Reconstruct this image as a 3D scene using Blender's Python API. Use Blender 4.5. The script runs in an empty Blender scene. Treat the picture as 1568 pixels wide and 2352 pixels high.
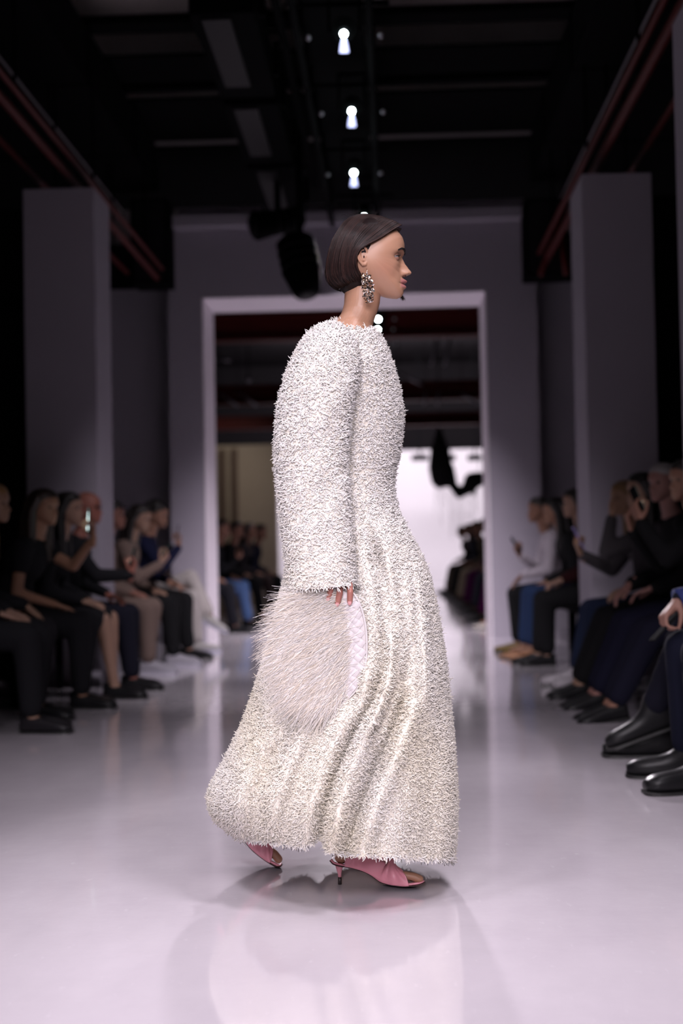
import bpy, math, random
import numpy as np
from mathutils import Vector, Matrix, Euler
from math import sin, cos, pi, radians, sqrt, exp
random.seed(7); rng = np.random.default_rng(7)
S = bpy.context.scene; COL = S.collection
# ------------------------------------------------------------------ camera
FPX = 3267.0; CAMZ = 0.92
cam = bpy.data.cameras.new('camera'); cam_ob = bpy.data.objects.new('camera', cam); COL.objects.link(cam_ob)
cam.sensor_fit = 'VERTICAL'; cam.sensor_height = 36.0; cam.sensor_width = 24.0; cam.lens = 36.0*FPX/2352
cam.clip_start = 0.05; cam.clip_end = 200
RM = Matrix.Rotation(radians(2.03), 3, 'Z') @ Matrix.Rotation(radians(91.55), 3, 'X') @ Matrix.Rotation(radians(-1.1), 3, 'Z')
cam_ob.matrix_world = Matrix.Translation((0, 0, CAMZ)) @ RM.to_4x4()
cam.dof.use_dof = True; cam.dof.focus_distance = 3.78; cam.dof.aperture_fstop = 2.0
S.camera = cam_ob
RN = np.array(RM)
def P(px, py, Y):
    """point of the hall at depth Y that lies at this place of the photograph"""
    d = RN @ np.array([(px-784)/FPX, -(py-1176)/FPX, -1.0])
    k = Y/d[1]
    return Vector((d[0]*k, Y, CAMZ+d[2]*k))
# ------------------------------------------------------------------ world, lights, exposure
w = bpy.data.worlds.new('world'); S.world = w; w.use_nodes = True
w.node_tree.nodes['Background'].inputs[0].default_value = (0.55, 0.5, 0.62, 1)
w.node_tree.nodes['Background'].inputs[1].default_value = 0.004
S.view_settings.view_transform = 'Standard'; S.view_settings.look = 'None'
S.view_settings.exposure = 0.0; S.view_settings.gamma = 1.0; S.view_settings.use_curve_mapping = False
TINT = (1.0, 0.905, 1.0)
def spot(loc, target, power, angle=80, blend=1.0, size=0.12, color=TINT, spec=1.0):
    l = bpy.data.lights.new('runway_spot', 'SPOT'); l.energy = power; l.spot_size = radians(angle); l.spot_blend = blend
    l.shadow_soft_size = size; l.color = color; l.specular_factor = spec
    o = bpy.data.objects.new('runway_spot_light', l); COL.objects.link(o); o.location = loc
    o.rotation_euler = (Vector(target)-Vector(loc)).to_track_quat('-Z', 'Y').to_euler(); return o
def area(loc, target, power, sx, sy, color=TINT):
    l = bpy.data.lights.new('soft_box', 'AREA'); l.shape = 'RECTANGLE'; l.size = sx; l.size_y = sy; l.energy = power; l.color = color
    o = bpy.data.objects.new('soft_box_light', l); COL.objects.link(o); o.location = loc
    o.rotation_euler = (Vector(target)-Vector(loc)).to_track_quat('-Z', 'Y').to_euler(); return o
LX = -0.32
spot((-0.9, -3.2, 4.3), (-0.35, 3.9, 0.8), 1080, 30, 0.8, 0.9)        # front lamps behind the photographers
spot((1.2, -2.6, 4.3), (-0.1, 3.9, 0.9), 680, 30, 0.8, 0.9)
spot((-0.3, -3.6, 2.5), (-0.1, 3.9, 0.5), 820, 22, 1.0, 0.5)  # added low fill, reaches the floor under the hem and flattens the dress
spot((-1.4, 1.2, 4.3), (-0.1, 3.9, 1.2), 170, 50, 0.8, 0.3)
spot((0.9, 2.6, 4.2), (0.0, 3.9, 1.2), 110, 60, 0.8, 0.2)                   # truss lamps ahead of the walker
spot((LX-.1, 13.66, 3.93), (0.1, 3.4, 0.1), 2000, 20, 0.6, 0.15)            # lamps that shine back along the catwalk
spot((LX-.1, 12.1, 3.93), (-0.3, 2.0, 0.0), 500, 24, 0.8, 0.12)
for (y, p) in ((0.4, 330), (2.2, 320), (4.4, 100), (6.2, 80)):
    for sx in (-1.6, 1.6): spot((LX+sx, y, 4.2), (LX-.05+sx*.25, y+0.5, 0), p, 60, 1.0, 0.35)
for (y, p) in ((7.3, 520), (9.3, 560), (11.2, 950)):
    spot((LX-0.1+(.75 if y > 11 else 0), y-0.06, 4.02), (LX-0.15, y+3.1, 0), p, 60, 1.0, 0.06)
spot((LX-0.1, 14.0, 4.0), (LX-0.2, 15.1, 0), 300, 66, 1.0, 0.06)  # added spot: its bounce off the floor brightens the portal reveal
for (y, p) in ((16.0, 700), (19.6, 330), (23.0, 300), (27.0, 300), (31.0, 320)):  # first spot added as well, to light the floor below the portal
    spot((LX-0.2, y, 4.0), (LX-0.2, y+0.1, 0), p, 64 if y < 17 else 84, 1.0, 0.12)
spot((-3.0, 30.5, 4.6), (-4.6, 34, 2.2), 160, 80, 1.0, 0.2, (1, .9, .8))  # added spot without a fixture, brightens the beige wall
area((0.5, 34.6, 5.6), (0.5, 40, 0.9), 560, 7.0, 1.0)                       # wash lights of the far white wall
# ------------------------------------------------------------------ materials
MATS = {}
def mat(name, col, rough=0.6, metal=0.0, spec=0.5, emit=None, es=0.0, sss=0.0, coat=0.0, bump=None, var=None, sheen=0.0):
    if name in MATS: return MATS[name]
    m = bpy.data.materials.new(name); m.use_nodes = True; nt = m.node_tree; b = nt.nodes['Principled BSDF']
    b.inputs['Base Color'].default_value = (*col, 1); b.inputs['Roughness'].default_value = rough
    b.inputs['Metallic'].default_value = metal; b.inputs['Specular IOR Level'].default_value = spec
    b.inputs['Coat Weight'].default_value = coat; b.inputs['Sheen Weight'].default_value = sheen
    if sss: b.inputs['Subsurface Weight'].default_value = sss; b.inputs['Subsurface Radius'].default_value = (.012, .005, .003); b.inputs['Subsurface Scale'].default_value = 1.0
    if emit: b.inputs['Emission Color'].default_value = (*emit, 1); b.inputs['Emission Strength'].default_value = es
    tc = nt.nodes.new('ShaderNodeTexCoord')
    if var:  # (scale, amount): brightness variation of the surface itself
        n = nt.nodes.new('ShaderNodeTexNoise'); n.inputs['Scale'].default_value = var[0]; n.inputs['Detail'].default_value = 5
        r = nt.nodes.new('ShaderNodeMapRange'); r.inputs[3].default_value = 1-var[1]; r.inputs[4].default_value = 1+var[1]
        mx = nt.nodes.new('ShaderNodeVectorMath'); mx.operation = 'SCALE'; mx.inputs[0].default_value = col
        nt.links.new(tc.outputs['Object'], n.inputs['Vector']); nt.links.new(n.outputs[0], r.inputs[0])
        nt.links.new(r.outputs[0], mx.inputs['Scale']); nt.links.new(mx.outputs[0], b.inputs['Base Color'])
    if bump:  # (scale, strength)
        n = nt.nodes.new('ShaderNodeTexNoise'); n.inputs['Scale'].default_value = bump[0]; n.inputs['Detail'].default_value = 4
        bp = nt.nodes.new('ShaderNodeBump'); bp.inputs['Strength'].default_value = bump[1]; bp.inputs['Distance'].default_value = .002
        nt.links.new(tc.outputs['Object'], n.inputs['Vector']); nt.links.new(n.outputs[0], bp.inputs['Height']); nt.links.new(bp.outputs[0], b.inputs['Normal'])
    MATS[name] = m; return m
def vmat(name, rough, attr='tone', sss=0.0, spec=0.5, bump=None, trans=0.0):
    m = bpy.data.materials.new(name); m.use_nodes = True; nt = m.node_tree; b = nt.nodes['Principled BSDF']
    a = nt.nodes.new('ShaderNodeAttribute'); a.attribute_name = attr; nt.links.new(a.outputs['Color'], b.inputs['Base Color'])
    b.inputs['Roughness'].default_value = rough; b.inputs['Specular IOR Level'].default_value = spec
    if sss: b.inputs['Subsurface Weight'].default_value = sss; b.inputs['Subsurface Radius'].default_value = (.012, .005, .003); b.inputs['Subsurface Scale'].default_value = 1.0
    if bump:
        tc = nt.nodes.new('ShaderNodeTexCoord'); n = nt.nodes.new('ShaderNodeTexNoise'); n.inputs['Scale'].default_value = bump[0]; n.inputs['Detail'].default_value = 6
        bp = nt.nodes.new('ShaderNodeBump'); bp.inputs['Strength'].default_value = bump[1]; bp.inputs['Distance'].default_value = .001
        nt.links.new(tc.outputs['Object'], n.inputs['Vector']); nt.links.new(n.outputs[0], bp.inputs['Height']); nt.links.new(bp.outputs[0], b.inputs['Normal'])
    return m
M_WALL = mat('painted_set_wall', (.33, .305, .355), .75, bump=(60, .1))
M_BLACK = mat('black_metal', (.0025, .0025, .003), .9, spec=.04)
M_DARK = mat('dark_casing', (.012, .011, .013), .7, spec=.1)
M_RED = mat('red_steel', (.07, .006, .005), .6, spec=.2)
M_GREY = mat('grey_metal', (.35, .33, .36), .4, .6)
M_CEIL = mat('ceiling_panel_lit', (.85, .77, .74), .95, spec=.1, var=(1.5, .25))
M_WHITE = mat('white_backdrop', (.86, .83, .85), .8)
M_BEIGE = mat('beige_panel', (.40, .33, .26), .8, var=(2, .1))
M_DWALL = mat('dark_wall', (.010, .009, .010), .95, spec=.04)
def fuzzy(m, w_):
    # fine fibres: shade with a mix of the fibre's own normal and that of the cloth it grows from
    nt = m.node_tree; b = nt.nodes['Principled BSDF']; a = nt.nodes.new('ShaderNodeAttribute'); a.attribute_name = 'cloth_normal'
    ge = nt.nodes.new('ShaderNodeNewGeometry'); mx = nt.nodes.new('ShaderNodeMix'); mx.data_type = 'VECTOR'; mx.inputs[0].default_value = w_
    nt.links.new(ge.outputs['Normal'], mx.inputs[4]); nt.links.new(a.outputs['Vector'], mx.inputs[5])
    n = nt.nodes.new('ShaderNodeVectorMath'); n.operation = 'NORMALIZE'; nt.links.new(mx.outputs[1], n.inputs[0]); nt.links.new(n.outputs[0], b.inputs['Normal']); return m
def set_cn(me, N):
    a = me.attributes.new('cloth_normal', 'FLOAT_VECTOR', 'POINT'); a.data.foreach_set('vector', np.ascontiguousarray(N, dtype=np.float32).ravel())
def soften(m, w_):
    nt = m.node_tree; b = nt.nodes['Principled BSDF']; out = nt.nodes['Material Output']; t = nt.nodes.new('ShaderNodeBsdfTranslucent'); x = nt.nodes.new('ShaderNodeMixShader')
    src = b.inputs['Base Color'].links[0].from_socket; nt.links.new(src, t.inputs['Color']); x.inputs[0].default_value = w_
    nt.links.new(b.outputs[0], x.inputs[1]); nt.links.new(t.outputs[0], x.inputs[2]); nt.links.new(x.outputs[0], out.inputs['Surface']); return m
def floor_material():
    m = bpy.data.materials.new('polished_floor'); m.use_nodes = True; nt = m.node_tree; b = nt.nodes['Principled BSDF']
    tc = nt.nodes.new('ShaderNodeTexCoord')
    mp = nt.nodes.new('ShaderNodeMapping'); mp.inputs['Scale'].default_value = (1.0, .45, 1); nt.links.new(tc.outputs['Object'], mp.inputs['Vector'])
    n1 = nt.nodes.new('ShaderNodeTexNoise'); n1.inputs['Scale'].default_value = 1.6; n1.inputs['Detail'].default_value = 7; n1.inputs['Roughness'].default_value = .6
    nt.links.new(mp.outputs[0], n1.inputs['Vector'])
    cr = nt.nodes.new('ShaderNodeValToRGB'); cr.color_ramp.elements[0].position = .3; cr.color_ramp.elements[1].position = .7
    cr.color_ramp.elements[0].color = (.60, .555, .605, 1); cr.color_ramp.elements[1].color = (.72, .675, .72, 1)
    nt.links.new(n1.outputs[0], cr.inputs[0])
    # fine scuffs: short stretched specks
    mp2 = nt.nodes.new('ShaderNodeMapping'); mp2.inputs['Scale'].default_value = (14, 5, 1); mp2.inputs['Rotation'].default_value = (0, 0, .5)
    nt.links.new(tc.outputs['Object'], mp2.inputs['Vector'])
    n2 = nt.nodes.new('ShaderNodeTexNoise'); n2.inputs['Scale'].default_value = 3.0; n2.inputs['Detail'].default_value = 3
    nt.links.new(mp2.outputs[0], n2.inputs['Vector'])
    r2 = nt.nodes.new('ShaderNodeMapRange'); r2.inputs[1].default_value = .66; r2.inputs[2].default_value = .78; r2.inputs[3].default_value = 0; r2.inputs[4].default_value = .35
    nt.links.new(n2.outputs[0], r2.inputs[0])
    mx = nt.nodes.new('ShaderNodeMixRGB'); mx.inputs[2].default_value = (.82, .79, .83, 1)
    nt.links.new(r2.outputs[0], mx.inputs[0]); nt.links.new(cr.outputs[0], mx.inputs[1]); nt.links.new(mx.outputs[0], b.inputs['Base Color'])
    r = nt.nodes.new('ShaderNodeMapRange'); r.inputs[1].default_value = .3; r.inputs[2].default_value = .7; r.inputs[3].default_value = .07; r.inputs[4].default_value = .17
    nt.links.new(n1.outputs[0], r.inputs[0]); nt.links.new(r.outputs[0], b.inputs['Roughness'])
    b.inputs['Specular IOR Level'].default_value = .55; b.inputs['Coat Weight'].default_value = .5; b.inputs['Coat Roughness'].default_value = .06
    n3 = nt.nodes.new('ShaderNodeTexNoise'); n3.inputs['Scale'].default_value = 7; n3.inputs['Detail'].default_value = 4; nt.links.new(tc.outputs['Object'], n3.inputs['Vector'])
    bp = nt.nodes.new('ShaderNodeBump'); bp.inputs['Strength'].default_value = .25; bp.inputs['Distance'].default_value = .004
    nt.links.new(n3.outputs[0], bp.inputs['Height']); nt.links.new(bp.outputs[0], b.inputs['Normal'])
    return m
# ------------------------------------------------------------------ helpers
def tag(o, label=None, cat=None, group=None, kind=None):
    if label: o['label'] = label
    if cat: o['category'] = cat
    if group: o['group'] = group
    if kind: o['kind'] = kind
    return o
def empty(name, loc=(0, 0, 0), rz=0.0, label=None, cat=None, group=None):
    o = bpy.data.objects.new(name, None); COL.objects.link(o); o.location = loc; o.rotation_euler = (0, 0, rz); o.empty_display_size = .1
    return tag(o, label, cat, group)
class G:
    def __init__(s): s.v = []; s.f = []
    def add(s, V, F):
        k = len(s.v); s.v += [tuple(p) for p in V]; s.f += [tuple(i+k for i in f) for f in F]; return s
    def box(s, c, d, M=None):
        cx, cy, cz = c; x, y, z = d[0]/2, d[1]/2, d[2]/2
        V = [Vector((i*x, j*y, k*z)) for i in (-1, 1) for j in (-1, 1) for k in (-1, 1)]
        if M is not None: V = [M @ p for p in V]
        V = [p+Vector(c) for p in V]
        return s.add(V, [(0, 1, 3, 2), (4, 6, 7, 5), (0, 4, 5, 1), (2, 3, 7, 6), (0, 2, 6, 4), (1, 5, 7, 3)])
    def bbox(s, a, b):
        return s.box([(a[i]+b[i])/2 for i in range(3)], [abs(b[i]-a[i]) for i in range(3)])
    def caps(s, p0, r0, p1, r1, n=10, h=3, flat=None):
        """tapered capsule; flat=(axis, factor) squeezes the section along an axis"""
        p0 = Vector(p0); p1 = Vector(p1); d = p1-p0; L = d.length
        d = d.normalized() if L > 1e-6 else Vector((0, 0, 1))
        u = d.orthogonal().normalized(); w_ = d.cross(u)
        rows = []
        for i in range(h+1):
            a = pi/2*i/h; rows.append((p0-d*r0*cos(a), r0*sin(a)))
        for i in range(h+1):
            a = pi/2*i/h; rows.append((p1+d*r1*sin(a), r1*cos(a)))
        V = []
        for c, r in rows:
            r = max(r, 1e-5)
            for j in range(n):
                a = 2*pi*j/n; off = u*cos(a)*r+w_*sin(a)*r
                if flat: ax = Vector(flat[0]).normalized(); off -= ax*(off.dot(ax))*(1-flat[1])
                V.append(c+off)
        m = len(rows); F = [(i*n+j, i*n+(j+1) % n, (i+1)*n+(j+1) % n, (i+1)*n+j) for i in range(m-1) for j in range(n)]
        F += [tuple(range(n))[::-1], tuple((m-1)*n+j for j in range(n))]
        return s.add(V, F)
    def chain(s, pts, rad, n=10, flat=None):
        for i in range(len(pts)-1): s.caps(pts[i], rad[i], pts[i+1], rad[i+1], n, flat=flat)
        return s
    def ell(s, c, r, M=None, n=20, m=12):
        V = []; c = Vector(c)
        for i in range(m+1):
            a = pi*i/m
            for j in range(n):
                b = 2*pi*j/n; p = Vector((r[0]*sin(a)*cos(b), r[1]*sin(a)*sin(b), r[2]*cos(a)))
                if M is not None: p = M @ p
                V.append(c+p)
        F = [(i*n+j, (i+1)*n+j, (i+1)*n+(j+1) % n, i*n+(j+1) % n) for i in range(m) for j in range(n)]
        return s.add(V, F)
    def loft(s, rings, cap=True):
        n = len(rings[0]); V = [p for r in rings for p in r]; m = len(rings)
        F = [(i*n+j, i*n+(j+1) % n, (i+1)*n+(j+1) % n, (i+1)*n+j) for i in range(m-1) for j in range(n)]
        if cap: F += [tuple(range(n))[::-1], tuple((m-1)*n+j for j in range(n))]
        return s.add(V, F)
    def tube(s, pts, r, n=8):
        pts = [Vector(p) for p in pts]; rr = r if isinstance(r, (list, tuple)) else [r]*len(pts); rings = []
        u = None
        for i, p in enumerate(pts):
            d = (pts[min(i+1, len(pts)-1)]-pts[max(i-1, 0)]).normalized()
            u = d.orthogonal().normalized() if u is None else (u-d*u.dot(d)).normalized()
            w_ = d.cross(u); rings.append([p+u*cos(2*pi*j/n)*rr[i]+w_*sin(2*pi*j/n)*rr[i] for j in range(n)])
        return s.loft(rings)
    def cyl(s, p0, p1, r0, r1=None, n=16): return s.tube([p0, p1], [r0, r1 if r1 is not None else r0], n)
    def prism(s, poly, y0, y1):
        """polygon of (x,z) extruded along y"""
        n = len(poly); V = [(x, y0, z) for x, z in poly]+[(x, y1, z) for x, z in poly]
        return s.add(V, [tuple(range(n)), tuple(range(2*n-1, n-1, -1))]+[(i, i+n, (i+1) % n+n, (i+1) % n) for i in range(n)])
    def xf(s, M): s.v = [tuple(M @ Vector(p)) for p in s.v]; return s
    def mesh(s, name, smooth=True):
        me = bpy.data.meshes.new(name); me.from_pydata(s.v, [], s.f); me.validate()
        if smooth: me.polygons.foreach_set('use_smooth', [True]*len(me.polygons))
        return me
    def build(s, name, m, parent=None, smooth=True, bevel=0, label=None):
        me = s.mesh(name, smooth)
        return link(name, me, m, parent, bevel, label)
def link(name, me, m, parent=None, bevel=0, label=None):
    o = bpy.data.objects.new(name, me); COL.objects.link(o)
    if m is not None and not me.materials: me.materials.append(m)
    if parent is not None: o.parent = parent
    if bevel:
        b = o.modifiers.new('bevel', 'BEVEL'); b.width = bevel; b.segments = 2; b.limit_method = 'ANGLE'
    if label: o['label'] = label
    return o
def fix_normals(me):
    import bmesh
    bm = bmesh.new(); bm.from_mesh(me); bmesh.ops.recalc_face_normals(bm, faces=bm.faces); bm.to_mesh(me); bm.free()
def remesh(g, voxel, smooth=3, fac=.5):
    me = g.mesh('tmp'); fix_normals(me)
    o = bpy.data.objects.new('tmp', me); COL.objects.link(o)
    r = o.modifiers.new('r', 'REMESH'); r.mode = 'VOXEL'; r.voxel_size = voxel; r.use_smooth_shade = True
    if smooth: q = o.modifiers.new('s', 'SMOOTH'); q.factor = fac; q.iterations = smooth
    dg = bpy.context.evaluated_depsgraph_get(); out = bpy.data.meshes.new_from_object(o.evaluated_get(dg))
    bpy.data.objects.remove(o); bpy.data.meshes.remove(me)
    return out
def arrays(me):
    v = np.empty(len(me.vertices)*3); me.vertices.foreach_get('co', v)
    return v.reshape(-1, 3), [tuple(p.vertices) for p in me.polygons]
def join(meshes, name):
    V = []; F = []; k = 0
    for me, M in meshes:
        v, f = arrays(me) if not isinstance(me, tuple) else me
        if M is not None:
            A = np.array(M); v = v @ A[:3, :3].T+A[:3, 3]
            if np.linalg.det(A[:3, :3]) < 0: f = [t[::-1] for t in f]
        V.append(v); F += [tuple(i+k for i in t) for t in f]; k += len(v)
    out = bpy.data.meshes.new(name); out.from_pydata(np.vstack(V).tolist(), [], F)
    out.polygons.foreach_set('use_smooth', [True]*len(out.polygons)); return out
def basis(o, x, z):
    x = Vector(x).normalized(); z = Vector(z); z = (z-x*z.dot(x)).normalized(); y = z.cross(x)
    M = Matrix((x, y, z)).transposed().to_4x4(); M.translation = Vector(o); return M
def interp(x, xs, ys): return float(np.interp(x, xs, ys))
def set_tone(me, cols):
    a = me.color_attributes.new('tone', 'FLOAT_COLOR', 'POINT'); c = np.ones((len(me.vertices), 4)); c[:, :3] = cols
    a.data.foreach_set('color', c.ravel())
def catmull(K, n):
    K = np.array(K, float); m = len(K); out = []
    for t in np.linspace(0, m-1, n):
        i = min(int(t), m-2); u = t-i; p0 = K[max(i-1, 0)]; p1 = K[i]; p2 = K[i+1]; p3 = K[min(i+2, m-1)]
        out.append(.5*((2*p1)+(-p0+p2)*u+(2*p0-5*p1+4*p2-p3)*u*u+(-p0+3*p1-3*p2+p3)*u**3))
    return np.array(out)
def struct(name, g, m, bevel=0, smooth=False):
    o = g.build(name, m, None, smooth, bevel); o['kind'] = 'structure'; fix_normals(o.data); return o
# ------------------------------------------------------------------ setting
HZ = lambda px: 1262-(px-900)*.0192
struct('floor', G().bbox((-9, -6, -.1), (9, 41, 0)), floor_material())
# portal wall: a painted frame of the catwalk set with a wide opening
YF, YB = 14.5, 15.37
def XZ(px, py, Y): p = P(px, py, Y); return (p.x, p.z)
oxl, ozt = XZ(463, 684, YF); oxr, _ = XZ(1122, 1000, YF)
sl, _ = XZ(388, 900, YF); sr, _ = XZ(1237, 900, YF); srt, _ = XZ(1206, 560, YF)
ztop = XZ(800, 468, YF)[1]; zled = XZ(800, 517, YF)[1]; zled2 = XZ(800, 492, YF)[1]; znot = XZ(1250, 634, YF)[1]
xin, xin2 = XZ(410, 480, YF)[0], XZ(1200, 470, YF)[0]
g = G().prism([(sl, 0), (oxl, 0), (oxl, ozt), (oxr, ozt), (oxr, 0), (sr, 0), (sr, znot), (srt, znot), (srt, zled), (xin2, zled), (xin2, ztop), (xin, ztop), (xin, zled), (sl, zled)], YF, YB)
struct('wall_portal', g, M_WALL)
M_LIN = mat('lit_reveal_lining', (.72, .67, .72), .6)  # added boards, paler than the wall to imitate light on the reveal
for nm, a_, b_ in (('trim_lit_jamb_left', (oxl, YF-.002, 0), (oxl+.012, YB+.002, ozt)), ('trim_lit_jamb_right', (oxr-.012, YF-.002, 0), (oxr, YB+.002, ozt)), ('trim_head', (oxl+.012, YF-.002, ozt-.012), (oxr-.012, YB+.002, ozt))):
    struct(nm, G().bbox(a_, b_), M_LIN)
struct('trim_ledge', G().bbox((XZ(366, 510, YF)[0], YF-.16, zled-.005), (XZ(1211, 480, YF)[0], YF+.01, zled2)), M_WALL, .004)
nl = XZ(298, 650, YF)
struct('wall_left', G().prism([(-6.5, 0), (sl-.001, 0), (sl-.001, nl[1]), (-6.5, nl[1])], YF+.35, YF+.6), M_WALL)
struct('wall_right', G().prism([(sr+.001, 0), (5.5, 0), (5.5, znot), (sr+.001, znot)], YF+.35, YF+.6), M_WALL)
struct('wall_side_left', G().bbox((-6.6, -6, 0), (-6.5, 41, 6.3)), M_DWALL)
struct('wall_side_right', G().bbox((5.5, -6, 0), (5.6, 41, 6.3)), M_DWALL)
struct('wall_behind', G().bbox((-6.5, -6, 0), (5.5, -5.9, 6.3)), M_DWALL)
# dark stage flats behind the seats, beside the columns
# columns of the set
cl, clz = XZ(215, 430, 10.0); cl0, _ = XZ(52, 430, 10.0); cr_, crz = XZ(1335, 400, 10.0); cr1, _ = XZ(1495, 400, 10.0)
struct('column_left', G().bbox((cl0, 10.0, 0), (cl, 10.55, clz)), M_WALL, .004)
struct('column_right', G().bbox((cr_, 10.0, 0), (cr1, 10.65, crz)), M_WALL, .004)
xn = XZ(1557, 600, 7.2)[0]
struct('column_near_right', G().bbox((xn, 6.6, 0), (xn+.5, 7.2, 3.55)), M_WALL, .004)
struct('column_near_left', G().bbox((cl0, 6.6, 0), (cl, 7.15, 3.55)), M_WALL, .004)
struct('wall_dark_left', G().bbox((-5.2, 10.7, 0), (cl0-.03, 10.8, XZ(20, 482, 10.7)[1])), M_DWALL)
struct('wall_dark_right', G().bbox((cr1+.03, 10.8, 0), (4.6, 10.9, XZ(1530, 446, 10.8)[1])), M_DWALL)
# ceiling, cross beams of the hall, side ducts
struct('ceiling', G().bbox((-9, -6, 6.2), (9, 16.6, 6.3)), M_CEIL)  # front part coloured much paler to stand in for light on it
struct('ceiling_middle', G().bbox((-9, 16.6, 6.2), (9, 24, 6.3)), mat('ceiling_panel_dimmed', (.13, .12, .12), .95, spec=.1))  # same ceiling, colour darkened to stand in for dimmer light
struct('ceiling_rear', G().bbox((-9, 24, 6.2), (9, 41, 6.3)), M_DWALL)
struct('wall_hatch', G().bbox((-6.4, 23.9, 5.0), (5.4, 24.0, 6.2)), M_DWALL)
HB = 4.28
def yy(py, H=HB): return FPX*H/(1262-py)
def roof_beam(py0, py1, label, H=HB, th=.03):
    e = empty('roof_beam', (0, yy(py0, H), CAMZ+H), 0, label, 'beam', 'black beams across the hall roof')
    y1 = yy(py1, H)-yy(py0, H)
    G().bbox((-6.4, 0, 0), (5.4, y1, th)).build('flange', M_BLACK, e, False)
    G().bbox((-6.4, y1*.35, th), (5.4, y1*.65, .1)).build('web', M_BLACK, e, False)
roof_beam(22, 48, 'thin black pipe beam crossing the grey roof at the very top')
roof_beam(105, 164, 'black roof beam just below the topmost grey ceiling panels')
roof_beam(181, 190, 'narrow black beam between two pale roof slits')
roof_beam(207, 304, 'broad black roof beam behind the second hanging lamp')
roof_beam(320, 462, 'broad black beam right above the portal wall')
for s, x0, x1, wh in ((-1, -2.32, -6.3, 'left'), (1, 1.47, 5.3, 'right')):
    e = empty('air_duct', (0, 0, 4.62), 0, 'wide black duct running along the roof on the %s side' % wh, 'duct')
    G().bbox((x0, 2, 0), (x1, 14.4, .45)).build('casing', M_BLACK, e, False)
    for k in range(6): G().bbox((x0+s*-.015, 3+k*2, -.01), (x1, 3.08+k*2, .46)).build('joint_band', M_BLACK, e, False)
# red pipes and thin conduits running along the hall
def run(px, py, H, r, m, name, label, y0=3.0, y1=13.9, double=0):
    k = H/(HZ(px)-py); X = (px-900)*k
    # slightly rolled view: use exact ray
    p = P(px, py, 1.0); s = H/(p.z-CAMZ); X = p.x*s
    e = empty(name, (X, y0, CAMZ+H), 0, label, 'pipe')
    G().cyl((0, 0, 0), (0, y1-y0, 0), r, n=10).build('pipe', m, e)
    if double: G().cyl((double, 0, .09), (double, y1-y0, .09), r*.7, n=10).build('pipe', m, e, label='thinner upper pipe')
    for j in range(5): G().cyl((0, 1+j*2.3, 0), (0, 1+j*2.3, 3.69-H), .01, n=6).build('hanger', M_BLACK, e)
run(0, 222, 2.72, .028, M_RED, 'red_pipe', 'red double pipe under the roof at left, upper pair', double=.05)
run(0, 322, 2.78, .022, M_RED, 'red_pipe', 'single red pipe at left edge, below the double one', double=0)
run(1556, 30, 2.78, .032, M_RED, 'red_pipe', 'red double pipe under the roof at right, inner pair', double=-.06)
run(1568, 205, 2.8, .022, M_RED, 'red_pipe', 'single red pipe at the upper right edge, outside the double one')
run(0, 134, 3.4, .009, M_GREY, 'conduit', 'thin grey conduit running along the roof at left')
run(1500, 10, 3.4, .009, M_GREY, 'conduit', 'thin grey conduit running along the roof at right')
# black speaker boxes that fill the notches of the portal wall
def notch_box(x0, x1, y1px, label):
    a = XZ(x0, y1px, YF-.5); b = XZ(x1, 500, YF-.5)
    e = empty('speaker_box', ((a[0]+b[0])/2, YF-.25, a[1]), 0, label, 'box'); wd = (b[0]-a[0]); ht = b[1]-a[1]+.2
    G().bbox((-wd/2, -.25, 0), (wd/2, .2, ht)).build('cabinet', M_BLACK, e, False, .01)
    G().bbox((-wd/2+.03, -.262, .03), (wd/2-.03, -.25, ht-.03)).build('grille', M_DARK, e, False)
    return e
notch_box(300, 384, 650, 'black box hung in the left notch of the portal wall')
notch_box(1208, 1302, 632, 'black box hung in the right notch of the portal wall')
e = empty('red_brace', (0, YF-.85, 0), 0, 'red diagonal steel brace beside the right black box', 'brace')
a = P(1302, 462, YF-.85); b = P(1240, 632, YF-.85); c = P(1290, 545, YF-.85); d = P(1300, 632, YF-.85)
for p, q in ((a, b), (c, d)): G().cyl(Vector((p.x, 0, p.z)), Vector((q.x, 0, q.z)), .028).build('strut', M_RED, e)
# centre truss with the row of lamps over the catwalk
HT = 3.25
tx = LX+.02
e = empty('lighting_truss', (tx, 1.0, CAMZ+HT), 0, 'black box truss over the middle of the catwalk', 'truss')
for sx in (-.24, .22):
    for z in (.02, .42): G().cyl((sx, 0, z), (sx, 13.2, z), .025, n=8).build('chord', M_BLACK, e)
for k in range(22):
    G().cyl((-.24, .3+k*.6, .02), (-.24, .6+k*.6, .42), .012, n=6).build('brace', M_BLACK, e)
    G().cyl((.22, .3+k*.6, .42), (.22, .6+k*.6, .02), .012, n=6).build('brace', M_BLACK, e)
G().bbox((-.2, 0, .2), (.18, 13.2, .24)).build('cable_tray', M_BLACK, e, False)
M_LAMP = mat('lamp_disc', (1, 1, 1), .5, emit=(.82, 1.0, .98), es=70)
M_LENS = mat('lamp_reflector', (.7, .7, .9), .5, emit=(.55, .6, 1.0), es=2.5)
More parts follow.
